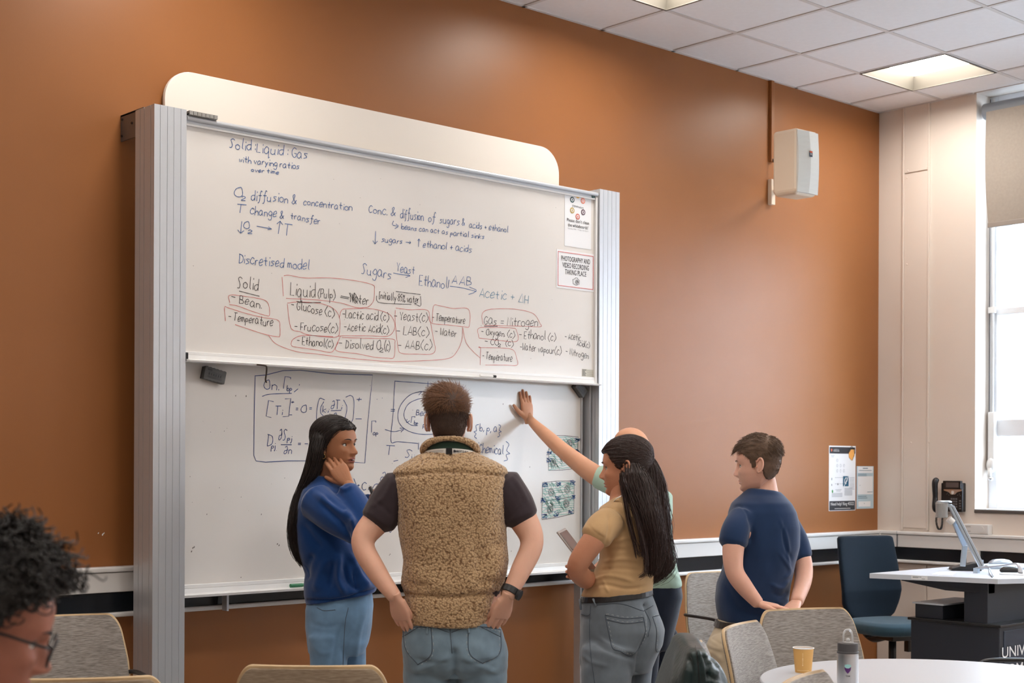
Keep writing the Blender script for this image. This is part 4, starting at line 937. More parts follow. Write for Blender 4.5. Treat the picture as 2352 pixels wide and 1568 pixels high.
face_bits(W, ax, 1., B, M_iris, M_lash)
# t-shirt
M_plum = cloth('dark_plum_cotton', (58, 48, 54), sh=.2)
b = MB()
b.loft(pr([(1050, 985, 1080, .065), (1068, 950, 1115, .09), (1085, 915, 1155, .115), (1120, 912, 1160, .125), (1300, 930, 1158, .125), (1420, 935, 1140, .125)], dB))
limb(b, [at(925, 1118, dB), at(897, 1150, dB), at(868, 1196, dB - .01)], [.078, .073, .0655]); limb(b, [at(1150, 1116, dB), at(1176, 1148, dB), at(1198, 1190, dB - .01)], [.078, .073, .0655])
m = fuse(b, .006, 4); ripple(m, .0022, 45, 3)
emboss(m, [([(905, 1090), (885, 1140), (850, 1165)], 6, .004), ([(905, 1190), (880, 1165), (860, 1150)], 5, -.003), ([(1165, 1195), (1190, 1165), (1205, 1140)], 6, -.003), ([(1180, 1095), (1200, 1130), (1212, 1160)], 6, .003)])
ts = link('tshirt', m, M_plum, B, True)
# fleece gilet
M_fleece = mat('sherpa_fleece', lin(160, 128, 94), .95, bump=.8, scale=134, kind='voronoi', sheen=.4, spec=.1, bdist=.006)
nt_ = M_fleece.node_tree; n_ = nt_.nodes; l_ = nt_.links
vo = [q for q in n_ if q.type == 'TEX_VORONOI'][0]; rmp = n_.new('ShaderNodeValToRGB'); rmp.color_ramp.elements[0].color = lin(200, 168, 130); rmp.color_ramp.elements[1].color = lin(122, 90, 62); rmp.color_ramp.elements[0].position = .42; rmp.color_ramp.elements[1].position = .88  # tuft tips lighter, crevice shade between them put into the colour
nzz = n_.new('ShaderNodeTexNoise'); nzz.inputs['Scale'].default_value = 60; mpz = [q for q in n_ if q.type == 'MAPPING'][0]; mxz = n_.new('ShaderNodeMix'); mxz.data_type = 'VECTOR'; mxz.inputs[0].default_value = .010
l_.new(mpz.outputs[0], nzz.inputs['Vector']); l_.new(mpz.outputs[0], mxz.inputs[4]); l_.new(nzz.outputs['Color'], mxz.inputs[5]); l_.new(mxz.outputs[1], vo.inputs['Vector'])
l_.new(vo.outputs['Distance'], rmp.inputs[0]); l_.new(rmp.outputs[0], n_['Principled BSDF'].inputs['Base Color'])
b = MB()
b.loft(pr([(1036, 984, 1086, .07), (1046, 962, 1108, .09), (1060, 935, 1137, .11), (1072, 913, 1160, .125), (1084, 903, 1168, .13), (1113, 904, 1168, .145), (1160, 910, 1165, .152), (1199, 914, 1161, .152), (1250, 921, 1165, .148), (1285, 927, 1169, .146), (1310, 924, 1166, .146), (1339, 921, 1159, .146), (1358, 928, 1149, .142), (1368, 930, 1144, .140), (1380, 928, 1142, .145), (1415, 931, 1135, .145, -4), (1432, 936, 1128, .14, -5)], dB, 2.5, 40))
m = fuse(b, .0055, 3)
emboss(m, [([(903, 1093), (950, 1089), (1030, 1083), (1110, 1088), (1168, 1093)], 4.5, -.008, 1), ([(1033, 1042), (1034, 1084)], 4, -.006, 1), ([(925, 1364), (1035, 1370), (1146, 1362)], 4, -.008, 1),
           ([(930, 1290), (975, 1330), (1035, 1350)], 18, .006), ([(1160, 1290), (1120, 1330), (1070, 1350)], 18, .006), ([(1165, 1240), (1110, 1270), (1100, 1330)], 14, -.007), ([(1085, 1150), (1090, 1250), (1120, 1300)], 14, -.006), ([(925, 1335), (960, 1345), (990, 1340)], 8, -.008), ([(1035, 1090), (1034, 1250), (1035, 1340)], 30, -.006),
           ([(1150, 1340), (1120, 1335), (1090, 1342)], 8, -.007)])
ripple(m, .0018, 260, 5, (1, 1, 1)); ripple(m, .003, 38, 8)
vest = link('gilet', m, M_fleece, B, True)
# collar: green lining, fleece roll on top
b = MB(); b.loft(pr([(1044, 975, 1093, .075), (1030, 982, 1087, .072), (1016, 986, 1083, .070), (1013, 992, 1077, .06), (1040, 992, 1077, .05)], dB, 2.2, 32))
M_green = cloth('dark_green_lining', (40, 62, 50), sh=.3)
b.build('collar_lining', M_green, vest, smooth=True)
b = MB(); P = []
for t in np.linspace(-.62 * pi, .62 * pi, 30):  # centre back towards the camera
    c0 = at(1034, 1007 + 30 * (1 - math.cos(t)) * .9, dB); P.append(c0 + RIGHT * .0965 * math.sin(t) - FWD * .075 * math.cos(t))
b.tube(np.array(P), np.interp(np.abs(np.linspace(-1, 1, 30)), [0, .5, 1], [.0095, .0135, .015]), 12, flat=1.0); m = fuse(b, .004, 2); ripple(m, .0012, 260, 9, (1, 1, 1)); link('collar_roll', m, M_fleece, vest, True)
# lanyard
ly = MB(); P = []
for t in np.linspace(-pi * .55, pi * .55, 24): P.append(at(1034, 1036 + 10 * (1 - math.cos(t)), dB) + RIGHT * .093 * math.sin(t) - FWD * .084 * math.cos(t))
P = np.array(P); V = np.concatenate([P + UP * .0095, P - UP * .0095]); k = len(P)
lan = MB().add(V, [(i, i + 1, k + i + 1, k + i) for i in range(k - 1)]); M_lan = mat('lanyard_white', lin(232, 228, 222), .6)
lo_ = lan.build('lanyard', M_lan, B); so = lo_.modifiers.new('s', 'SOLIDIFY'); so.thickness = .002
mb = MB(); cB = at(1034, 1036, dB) - FWD * .0865; mb.obox(cB, RIGHT * .011, FWD * .001, UP * .0105); mb.build('lanyard_clasp', M_black, lo_)
mb = MB()
for ch, t in zip('IM4Produc', np.linspace(.20, .78, 9)): 
    c0 = at(1034, 1036 + 10 * (1 - math.cos(t)), dB) + RIGHT * .093 * math.sin(t) - FWD * .0862 * math.cos(t); u = unit(RIGHT * math.cos(t) + FWD * math.sin(t))
    put_text(mb, ch, c0, u, UP, .009, .0062 if ch != 'M' else .009, .02)
for t in np.linspace(-.80, -.24, 12):
    c0 = at(1034, 1036 + 10 * (1 - math.cos(t)), dB) + RIGHT * .093 * math.sin(t) - FWD * .0862 * math.cos(t); u = unit(RIGHT * math.cos(t) + FWD * math.sin(t)); mb.obox(c0 + UP * .002, u * .0014, FWD * .0001, UP * .0008); mb.obox(c0 - UP * .003, u * .0012, FWD * .0001, UP * .0006)
mb.build('lanyard_print', M_ink, lo_)
# jeans
b = MB(); b.loft(pr([(1405, 940, 1135, .115), (1430, 930, 1145, .125), (1445, 924, 1153, .13), (1475, 922, 1163, .142), (1500, 923, 1167, .145), (1530, 928, 1167, .13), (1550, 935, 1160, .10)], dB, 2.4, 36))
for sg, sx in ((-1, 988), (1, 1102)): limb(b, [at(sx - sg*4, 1490, dB - .01), at(sx, 1575, dB), at(sx, 1760, dB + .02), at(sx, 1940, dB + .02), at(sx, FZ(dB) - 18, dB + .02)], [.092, .098, .070, .058, .06], 24)
m = fuse(b, .006, 5); ripple(m, .0025, 40, 12, (1, 1, 1.4))
emboss(m, [([(1044, 1500), (1043, 1568), (1042, 1640)], 10, -.018, 1), ([(1032, 1432), (1036, 1470), (1044, 1500)], 3, -.004, 1),
    ([(940, 1545), (985, 1530), (1030, 1512)], 7, .006), ([(1150, 1548), (1105, 1530), (1060, 1512)], 7, .006), ([(945, 1510), (990, 1522), (1035, 1520)], 6, -.005), ([(1145, 1510), (1100, 1524), (1055, 1520)], 6, -.005), ([(930, 1452), (960, 1440), (985, 1436)], 5, .006), ([(1150, 1452), (1120, 1440), (1090, 1436)], 5, .006)])
jeans = link('jeans', m, M_denim1, B, True); bv = bvh_of(jeans)
PKL = [[(925, 1446), (948, 1440), (990, 1440)], [(926, 1446), (932, 1490), (960, 1526)], [(990, 1440), (991, 1500), (960, 1526)]]
PKR = [[(1150, 1446), (1118, 1440), (1076, 1436)], [(1150, 1446), (1147, 1500), (1108, 1523)], [(1076, 1436), (1078, 1498), (1108, 1523)]]
stitch('pocket_seam', bv, PKL, .0016, M_seam, jeans); stitch('pocket_seam', bv, PKR, .0016, M_seam, jeans)
off = lambda S, dx, dy: [[(x + dx, y + dy) for x, y in P] for P in S]
stitch('stitching', bv, off(PKL, 3, 3), .0008, M_thread, jeans, 1); stitch('stitching', bv, off(PKR, -3, 3), .0008, M_thread, jeans, 1)
stitch('yoke_seam', bv, [[(1033, 1436), (1038, 1500)], [(925, 1462), (975, 1436), (1031, 1452)], [(1150, 1462), (1090, 1436), (1037, 1452)]], .0014, M_seam, jeans)
stitch('belt_loop', bv, [[(983, 1434), (981, 1456)], [(1075, 1434), (1077, 1454)]], .004, M_denim1, jeans)
for sx in (984, 1106): shoe(B, at(sx, 1960, dB), FWD, M_shoe)
# watch
wc = wR * .75 + at(1192, 1318, dB - .09) * .25; wd = unit(wR - at(1195, 1312, dB - .09))
w_ = MB(); u_ = unit(np.cross(wd, FWD)); v_ = np.cross(wd, u_)
w_.loft([ring(wc + wd * t, .0355, .031, u_, v_, 2, 28) for t in (-.0125, .0125)]); wt = w_.build('wristwatch', M_black, B, smooth=False, bevel=.002)
o_ = unit(RIGHT * 1 + -FWD * .2 - wd * (RIGHT @ wd)); MB().tube([wc + o_ * .030, wc + o_ * .041], .0195, 24).build('watch_case', mat('watch_case', (.02, .02, .022, 1), .25), wt, bevel=.001)
# hair
M_hairB = mat('brown_hair', lin(134, 94, 66), .5, bump=.4, scale=500, var=.3, var_scale=80); M_hairBd = mat('dark_brown_hair', lin(78, 58, 48), .6, bump=.4, scale=500, var=.2)
def cond_m(V):
    x, y, z = V[:, 0], V[:, 1], V[:, 2]; lim = np.interp(y, [-.04, -.032, -.026, -.006, .0, .012, .02, .05, .06], [-.068, -.05, .018, .018, -.012, -.014, .022, .052, .064])
    return z > lim
def off_short(top, side): return lambda V: side + (top - side) * np.clip((V[:, 2] - .035) / .05, 0, 1)
sB, PB = scalp(HV, W, cond_m, off_short(.010, .0025), 'hair_base', M_hairBd, B, 1, .001)
def flowB(V):  # whorl at the back of the crown
    q = V - np.array([.012, -.085, .062]); r = np.linalg.norm(q, axis=1)[:, None]; tw = np.cross(np.array([0, -.8, .6]), q)
    f = q / (r + .01) + .6 * tw / (r + .02); f[V[:, 2] < .03] = f[V[:, 2] < .03] * .3 + np.array([0, -.2, -1]); return f
scalp_hair('hair', HV, PB, W, lambda V: cond_m(V) & (V[:, 2] > .028), 5200, flowB, lambda V: .016 + .026 * np.clip((V[:, 2] - .04) / .06, 0, 1), M_hairB, B, .0008, .0003, 5, 3, .45, .28)
scalp_hair('side_hair', HV, PB, W, lambda V: cond_m(V) & (V[:, 2] <= .04), 3200, flowB, lambda V: .009 + 0 * V[:, 2], M_hairBd, B, .0006, .0003, 3, 4, .25, .2)
# ---------------------------------------------------------------- A: woman in the blue sweatshirt
dA = 5.9
A = thing('person', at(770, FZ(dA) - 5, dA) * [1, 1, 0], 'woman with long dark hair in a royal blue sweatshirt touching her neck', 'person')
skA = skinm('brown_skin', (172, 118, 86)); lipA = mat('lip_brown', lin(140, 78, 68), .4)
fA = RIGHT * .86 - FWD * .50 + UP * .02
sA = .93; hm, W, ax, HV = head_mesh(at(773, 1022, dA), fA, UP + RIGHT * -.04, sA, .97, lips=1.25)
b = MB()
nk = [at(760, 1060, dA), at(750, 1085, dA + .01), at(742, 1110, dA + .02)]
limb(b, nk, [.048, .047, .055]); b.loft(pr([(1100, 720, 775, .06), (1120, 705, 795, .10), (1150, 698, 800, .12), (1250, 700, 800, .10), (1350, 715, 835, .11), (1400, 715, 840, .11), (1450, 715, 840, .11)], dA))
shR, elR, wrR = at(722, 1142, dA - .13), at(842, 1222, dA - .22), at(799, 1110, dA - .12)
shL, elL, wrL = at(782, 1135, dA + .14), at(838, 1195, dA + .10), at(868, 1136, dA + .04)
limb(b, [shR, at(785, 1190, dA - .2), elR, at(820, 1165, dA - .18), wrR], [.045, .042, .036, .032, .023]); limb(b, [shL, elL, wrL, at(892, 1134, dA)], [.045, .037, .030, .023])
for sx, dd in ((752, -.06), (800, .07)): limb(b, [at(sx, 1460, dA + dd), at(sx + 2, 1540, dA + dd), at(sx + 2, 1660, dA + dd), at(sx, 1850, dA + dd)], [.06, .055, .042, .032])
h1, h2 = MB(), MB()
hand(h1, wrR, at(760, 1050, dA - .075) - wrR, FWD + RIGHT * -.15, -RIGHT - UP * .4, .93, (.16, .18, .2, .25), .45, .02, .25)
hand(h2, at(892, 1134, dA), RIGHT + UP * -.1, FWD * .3 - UP, UP * .3 + FWD, .85, (.3, .35, .4, .4), .5)
body_obj('body', b, hm, [h1, h2], skA, lipA, A)
face_bits(W, ax, sA, A, M_iris, M_lash, (-.12, 1, .06), True)
M_blue = mat('royal_blue_fleece', lin(8, 58, 118), .8, bump=.15, scale=600, var=.05, sheen=.35, spec=.2, bdist=.003)
b = MB()
b.loft(pr([(1093, 722, 772, .062, -6, .01), (1108, 706, 790, .085), (1125, 694, 800, .13), (1160, 683, 806, .15), (1205, 678, 808, .145), (1262, 682, 822, .14), (1292, 692, 835, .14), (1315, 701, 850, .14, 4), (1337, 698, 862, .145, 12), (1357, 699, 868, .145, 20), (1366, 702, 866, .14, 26), (1373, 703, 864, .135, 30)], dA, 2.4, 36))
limb(b, [shR + UP * -.01, at(770, 1185, dA - .19), at(830, 1222, dA - .22)], [.075, .07, .062]); limb(b, [at(838, 1222, dA - .22), at(822, 1168, dA - .18), at(797, 1124, dA - .14)], [.062, .055, .044])
limb(b, [shL, at(820, 1180, dA + .12), at(840, 1185, dA + .10)], [.07, .062, .06]); limb(b, [at(838, 1188, dA + .10), at(847, 1150, dA + .05)], [.052, .040])
m = fuse(b, .006, 4); ripple(m, .003, 26, 21, (1, 1, .6))
emboss(m, [([(775, 1116), (793, 1124), (812, 1114)], 4, 0.0068), ([(720, 1130), (760, 1160), (800, 1185), (815, 1215)], 9, 0.0153), ([(735, 1150), (770, 1185), (800, 1215)], 8, -0.0136), ([(745, 1135), (775, 1165), (795, 1175)], 7, -0.0102),
   ([(805, 1190), (815, 1215), (808, 1240)], 6, 0.0136), ([(780, 1200), (800, 1230), (806, 1250)], 6, -0.0102), ([(720, 1270), (705, 1300), (702, 1335)], 9, -0.0136), ([(780, 1270), (778, 1330), (795, 1365)], 7, 0.0170), ([(800, 1265), (825, 1320), (850, 1350)], 7, 0.0153), ([(790, 1290), (800, 1335), (830, 1360)], 7, -0.0153), ([(750, 1280), (735, 1320), (725, 1360)], 10, 0.0119), ([(765, 1285), (760, 1320), (755, 1355)], 8, -0.0119), ([(815, 1300), (815, 1330), (826, 1358)], 5, -0.0119),
   ([(702, 1378), (780, 1376), (868, 1350)], 3, -0.0085, 1), ([(690, 1200), (720, 1240), (740, 1262)], 10, -0.0102)])
sw = link('sweatshirt', m, M_blue, A, True)
mb = MB(); cw = at(857, 1134, dA + .035); dd_ = unit(RIGHT + UP * .45); mb.loft([ring(cw + dd_ * t, .034, .032, unit(np.cross(dd_, FWD)), FWD, 2, 24) for t in (-.006, .006)]); mb.build('wristband', M_black, A, bevel=.002)
b = MB(); b.loft(pr([(1362, 708, 852, .115, 16), (1395, 702, 858, .13, 10), (1440, 703, 854, .135), (1475, 705, 846, .13), (1500, 708, 838, .11)], dA, 2.4))
for sx, dd in ((753, -.07), (797, .07)): limb(b, [at(sx, 1460, dA + dd), at(sx + 2, 1540, dA + dd), at(sx + 2, 1660, dA + dd), at(sx, FZ(dA) - 18, dA + dd)], [.082, .076, .064, .07], 20)
m = fuse(b, .0065, 5); ripple(m, .003, 34, 22, (1, 1, 1.3)); emboss(m, [([(790, 1430), (772, 1480), (760, 1568)], 7, -.008), ([(840, 1400), (825, 1450), (815, 1530)], 6, .006), ([(715, 1430), (750, 1440), (780, 1432)], 5, -.004), ([(715, 1480), (740, 1500), (770, 1495)], 5, .004)])
jA = link('jeans', m, M_denim2, A, True); bv = bvh_of(jA); stitch('seam', bv, [[(800, 1395), (792, 1440), (786, 1568)], [(728, 1395), (745, 1402), (770, 1400)]], .0012, M_seam, jA)
for sx, dd in ((753, -.07), (797, .07)): shoe(A, at(sx, 1850, dA + dd), fA, M_wshoe)
mb = MB(); ec = W([.078, -.012, -.042]); mb.tube([ec + RIGHT * .007 * math.cos(t) + UP * (.010 * math.sin(t) - .006) - FWD * .006 for t in np.linspace(0, 2*pi, 16)], .0011, 6); mb.build('earring', mat('gold', lin(220, 180, 110), .25, metal=1.), A, smooth=True)
M_hairA = mat('black_brown_hair', lin(40, 32, 30), .38, bump=.3, scale=60, stretch=(14, 14, 1), var=.25, var_scale=30, spec=.5)
def cond_w(V):
    x, y, z = V[:, 0], V[:, 1], V[:, 2]; lim = np.interp(y, [-.022, -.018, -.004, .02, .05, .06], [-.2, -.03, -.005, .028, .060, .066]); return z > lim
sA_, PA_ = scalp(HV, W, cond_w, lambda V: .011 + 0 * V[:, 2] + .012 * np.clip(-V[:, 1] / .1 + .2, 0, 1), 'hair_base', M_hairA, A, 2, .0006)
# long straight hair mass falling behind the shoulder
def long_hair(name, rows, d, e, m, parent, n, seed, r0=.0011, r1=.0005, jit=.010, wave=0.):
    R = pr(rows, d, e, 28); rs = np.random.RandomState(seed); mb = MB(); mb.loft(R)
    ms = fuse(mb, .006, 4); V_, N_ = vn(ms); p_, _ = pix(V_); V_ = V_ + N_ * (.0035 * np.sin(p_[:, 0] * .9 + .02 * p_[:, 1]))[:, None]; setv(ms, V_); o = link(name, ms, m, parent, True)
    C = np.array([r.mean(0) for r in R]); S = []
    for i in range(n):
        t = rs.uniform(0, 2*pi); g = .93 + .17 * rs.rand(); k0 = rs.randint(0, max(1, len(R) // 3)); k1 = rs.randint(len(R) * 2 // 3, len(R)); P = []
        for k in range(k0, k1 + 1):
            j = t / (2*pi) * len(R[k]); a, b_ = int(j) % len(R[k]), (int(j) + 1) % len(R[k]); f_ = j - int(j); q = R[k][a] * (1 - f_) + R[k][b_] * f_
            P.append(C[k] + (q - C[k]) * g)
        P = smooth_pts(np.array(P), 4); u = np.linspace(0, 1, 14) * (len(P) - 1); P = np.array([[np.interp(v, range(len(P)), P[:, a]) for a in range(3)] for v in u])
        P += np.cumsum(rs.randn(14, 3) * jit * .12, 0); ph = rs.uniform(0, 2.5); P += RIGHT * (wave * np.sin(np.linspace(0, 9, 14) + ph) * np.linspace(0, 1.2, 14))[:, None] * 1.0; S.append(P)
    strands(name + '_strands', S, r0, r1, m, parent); return o
long_hair('long_hair', [(975, 738, 762, .03, 0, .01), (988, 725, 764, .055, 0, .01), (1005, 717, 764, .08, 0, .005), (1040, 711, 752, .088, 0, .0), (1070, 704, 744, .085, 0, -.0), (1095, 697, 733, .075, 0, -.01), (1120, 687, 714, .055, 0, -.02), (1150, 675, 698, .04, 0, -.04), (1185, 667, 691, .04, 0, -.06), (1225, 664, 689, .035, 0, -.06), (1262, 670, 692, .028, 0, -.06), (1285, 682, 695, .015, 0, -.06), (1298, 691, 696, .006, 0, -.06)], dA, 2.2, M_hairA, A, 420, 5)
def flowA(V):
    return np.stack([np.sign(V[:, 0] + .004) * .9 * np.clip(V[:, 2] / .09, .0, 1), -.95 + 0 * V[:, 1], -1.3 + np.clip(V[:, 2], 0, .1) * 11], 1)
comb_hair('hair', sA_, HV, PA_, W, ax, cond_w, 4200, flowA, lambda V: .11 + 0 * V[:, 2], M_hairA, A, .0011, .0008, 9, 7, (.0004, .004), .05)
# ---------------------------------------------------------------- D: woman in the tan t-shirt
dD = 5.5
Dp = thing('person', at(1430, FZ(dD) - 5, dD) * [1, 1, 0], 'woman with a long dark ponytail in a tan t-shirt and grey jeans holding a tablet', 'person')
skD = skinm('olive_skin', (206, 146, 116)); lipD = mat('lip_rose', lin(176, 100, 92), .4)
fD = -RIGHT * .95 + FWD * .32 - UP * .06; sD = .94
hm, W, ax, HV = head_mesh(at(1436, 1072, dD), fD, UP, sD, .97)
b = MB()
limb(b, [at(1436, 1100, dD), at(1430, 1125, dD), at(1432, 1150, dD + .01)], [.050, .047, .056])
b.loft(pr([(1140, 1412, 1455, .06), (1160, 1390, 1490, .10), (1190, 1378, 1500, .115), (1300, 1382, 1495, .105), (1370, 1350, 1490, .11), (1440, 1350, 1500, .12)], dD))
shN, elN, wrN = at(1392, 1182, dD - .13), at(1326, 1300, dD - .16), at(1352, 1322, dD + .0)
elN2 = at(1345, 1330, dD - .08)
limb(b, [at(1412, 1206, dD - .09), at(1384, 1218, dD - .15), at(1366, 1238, dD - .17), elN, elN2, wrN], [.038, .044, .046, .040, .037, .026])
shF, elF, wrF = at(1450, 1180, dD + .15), at(1400, 1290, dD + .22), at(1352, 1325, dD + .12)
limb(b, [shF, elF, wrF], [.05, .04, .026])
for sx, dd in ((1395, -.08), (1450, .08)): limb(b, [at(sx + 4, 1500, dD + dd), at(sx, 1570, dD + dd), at(sx - 2, 1720, dD + dd), at(sx, 1930, dD + dd)], [.072, .068, .044, .032])
h1, h2 = MB(), MB()
hand(h1, wrN, -RIGHT * .7 - FWD * -.5 + UP * .45, FWD * .8 + RIGHT * .3, UP + RIGHT * .5, .88, (.5, .5, .5, .5), .5)
hand(h2, wrF, -RIGHT * .85 + UP * .35 - FWD * .35, -FWD, UP, .88, (.4, .45, .5, .5), .5)
body_obj('body', b, hm, [h1, h2], skD, lipD, Dp)
M_hairD = mat('dark_chestnut_hair', lin(52, 34, 30), .4, bump=.2, scale=60, stretch=(14, 14, 1), var=.35, var_scale=26, spec=.5)
face_bits(W, ax, sD, Dp, M_iris, M_lash, (0, 1, -.1))
M_tan = cloth('tan_cotton', (200, 164, 120), b=.12, sh=.2)
b = MB()
b.loft(pr([(1141, 1411, 1456, .062, -4), (1152, 1398, 1474, .085), (1165, 1378, 1494, .12), (1190, 1369, 1508, .135), (1225, 1372, 1512, .138), (1255, 1378, 1510, .135), (1288, 1376, 1506, .13), (1320, 1360, 1502, .13), (1345, 1345, 1499, .132, 4), (1360, 1336, 1498, .13, 10), (1368, 1335, 1497, .125, 14)], dD, 2.35, 36))
limb(b, [at(1402, 1198, dD - .11), at(1383, 1212, dD - .15), at(1369, 1234, dD - .17)], [.060, .060, .060], 20); limb(b, [shF, at(1425, 1235, dD + .19)], [.064, .058])
m = fuse(b, .0055, 9); ripple(m, .0018, 42, 31, (1, 1, 1.5))
emboss(m, [([(1352, 1207), (1372, 1225), (1394, 1238)], 2.5, -.002), ([(1392, 1250), (1400, 1210), (1398, 1180)], 4, -.007), ([(1410, 1245), (1445, 1235), (1475, 1240)], 4, .004), ([(1400, 1262), (1440, 1262), (1480, 1255)], 4, -.0035), ([(1385, 1290), (1430, 1283), (1480, 1290)], 4, .005), ([(1375, 1310), (1420, 1305), (1480, 1312)], 4, -.004), ([(1355, 1335), (1400, 1322), (1460, 1335)], 4, .006), ([(1350, 1350), (1390, 1342), (1440, 1352), (1490, 1345)], 3.5, -.005), ([(1385, 1330), (1392, 1350), (1400, 1360)], 3, .004), ([(1375, 1170), (1400, 1168), (1425, 1190), (1424, 1220)], 2, -.002), ([(1440, 1150), (1450, 1170), (1450, 1200)], 4, .003)])
link('tshirt', m, M_tan, Dp, True)
b = MB(); b.loft(pr([(1352, 1338, 1496, .118, 12), (1372, 1333, 1499, .127, 14), (1395, 1332, 1508, .138, 8), (1425, 1333, 1520, .15), (1445, 1333, 1526, .155), (1480, 1332, 1521, .15), (1515, 1331, 1505, .14), (1540, 1334, 1496, .12)], dD, 2.3, 36))
for sx, dd in ((1392, -.08), (1440, .085)): limb(b, [at(sx + 4, 1490, dD + dd), at(sx, 1570, dD + dd), at(sx - 2, 1720, dD + dd), at(sx, 1880, dD + dd), at(sx, FZ(dD) - 18, dD + dd)], [.098, .094, .066, .052, .055], 22)
m = fuse(b, .006, 5); ripple(m, .002, 40, 32, (1, 1, 1.4))
emboss(m, [([(1482, 1390), (1492, 1420), (1488, 1450), (1472, 1485), (1464, 1530), (1460, 1600)], 6, -.012, 1), ([(1360, 1470), (1400, 1495), (1465, 1515)], 5, -.007), ([(1370, 1460), (1410, 1485), (1470, 1500)], 5, .006), ([(1335, 1415), (1350, 1420), (1358, 1425)], 4, -.003), ([(1333, 1500), (1360, 1520), (1400, 1530)], 5, .004)])
jD = link('jeans', m, M_denim3, Dp, True); bv = bvh_of(jD)
PK = [[(1390, 1412), (1435, 1420), (1478, 1417)], [(1391, 1422), (1435, 1431), (1478, 1427)], [(1390, 1412), (1398, 1450), (1407, 1487), (1425, 1495), (1450, 1505), (1472, 1480), (1482, 1450), (1478, 1417)], [(1499, 1416), (1515, 1412)], [(1499, 1416), (1508, 1450), (1506, 1490), (1513, 1496)]]
stitch('pocket_seam', bv, PK, .0016, M_seam, jD); stitch('stitching', bv, off(PK, 3, -3), .0008, M_thread, jD, 1)
stitch('seam', bv, [[(1357, 1390), (1354, 1440), (1357, 1500), (1366, 1568)], [(1370, 1389), (1425, 1386), (1478, 1403)], [(1478, 1403), (1500, 1390)], [(1480, 1400), (1494, 1430), (1488, 1462)], [(1335, 1410), (1350, 1413), (1357, 1408)]], .0015, M_seam, jD)
b = MB(); b.loft([r for r in pr([(1360, 1334, 1499, .129, 16), (1373, 1331, 1500, .134, 17)], dD, 2.3, 40)], caps=True); bt = b.build('belt', M_black, Dp, smooth=False, bevel=.002); bv2 = bvh_of(bt)
mb = MB()
for P in ([(1361, 1360), (1364, 1376), (1370, 1392)], [(1476, 1358), (1474, 1376), (1478, 1388)], [(1334, 1376), (1330, 1388), (1336, 1400)]):
    H = [h[0] for h in on_surface(bv2, P[:2], .004)] + [h[0] for h in on_surface(bv, P[2:], .003)]
    if len(H) >= 2: mb.tube(np.array(H), .0045, 8, flat=.6)
if mb.n: mb.build('belt_loop', M_denim3, jD, smooth=True)
for sx, dd in ((1392, -.08), (1440, .085)): shoe(Dp, at(sx, 1950, dD + dd), fD, M_wshoe)
mb = MB(); ec = W([-.079, -.014, -.042]); mb.tube([ec + RIGHT * .007 * math.cos(t) + UP * (.008 * math.sin(t) - .005) - FWD * .004 for t in np.linspace(0, 2*pi, 16)], .0009, 6); mb.build('earring', bpy.data.materials['gold'], Dp, smooth=True)
def cond_d(V):
    x, y, z = V[:, 0], V[:, 1], V[:, 2]; lim = np.interp(y, [-.05, -.035, -.022, -.01, .005, .03, .05, .06], [-.09, -.05, .005, .010, -.01, .02, .052, .06]); return z > lim
sD_, PD_ = scalp(HV, W, cond_d, lambda V: .010 + 0 * V[:, 2] + .008 * np.clip(-V[:, 1] / .1, 0, 1), 'hair_base', M_hairD, Dp, 3, .0006)
tie_l = np.array([0, -.105, .02])
def flowD(V): f = tie_l - V; return f + np.array([0, -.02, 0])
comb_hair('hair', sD_, HV, PD_, W, ax, cond_d, 3600, flowD, lambda V: .12 + 0 * V[:, 2], M_hairD, Dp, .0012, .0009, 10, 11, (.0004, .004), .012)
long_hair('ponytail', [(1042, 1478, 1494, .025, 0, .02), (1054, 1484, 1500, .02, 0, .02), (1064, 1484, 1508, .03, 0, .01), (1090, 1480, 1520, .045), (1130, 1476, 1528, .055), (1170, 1474, 1534, .055), (1205, 1476, 1537, .055), (1235, 1478, 1536, .05), (1262, 1482, 1541, .05), (1290, 1484, 1546, .045), (1310, 1486, 1540, .035), (1328, 1490, 1524, .02), (1338, 1494, 1506, .008)], dD - .02, 2.2, M_hairD, Dp, 560, 6, jit=.016, wave=.010)
long_hair('loose_hair', [(1062, 1432, 1470, .07, 0, .0), (1085, 1426, 1486, .07, 0, -.02), (1110, 1428, 1500, .065, 0, -.04), (1140, 1440, 1508, .05, 0, -.07), (1175, 1457, 1514, .045, 0, -.09), (1215, 1468, 1518, .04, 0, -.10), (1260, 1478, 1520, .03, 0, -.10), (1300, 1488, 1516, .018, 0, -.1), (1320, 1494, 1505, .008, 0, -.1)], dD - .02, 2.2, M_hairD, Dp, 460, 8, jit=.014, wave=.008)
S = []; rs = np.random.RandomState(3)
for (pa) in ([(1428, 1090), (1432, 1130), (1444, 1190), (1455, 1240), (1462, 1278)], [(1432, 1095), (1448, 1150), (1466, 1210), (1474, 1255), (1476, 1278)], [(1430, 1110), (1440, 1170), (1452, 1225), (1470, 1275)], [(1436, 1110), (1460, 1180), (1480, 1250), (1484, 1310), (1470, 1325)]):
    for i in range(26):
        j = rs.randn(2) * [3.2, 3]; P = smooth_pts([at(x + j[0] * (1 - abs(q - 2) * .15), y + j[1], dD - .165 + .01 * rs.randn()) for q, (x, y) in enumerate(pa)], 3); u = np.linspace(0, len(P) - 1, 14); S.append([[np.interp(v, range(len(P)), P[:, a]) for a in range(3)] for v in u])
strands('hair_lock', np.array(S), .0012, .0005, M_hairD, Dp)
mb = MB(); tc_ = at(1490, 1053, dD - .0); td = unit(RIGHT * .8 - UP * .6); u_ = np.cross(td, FWD)
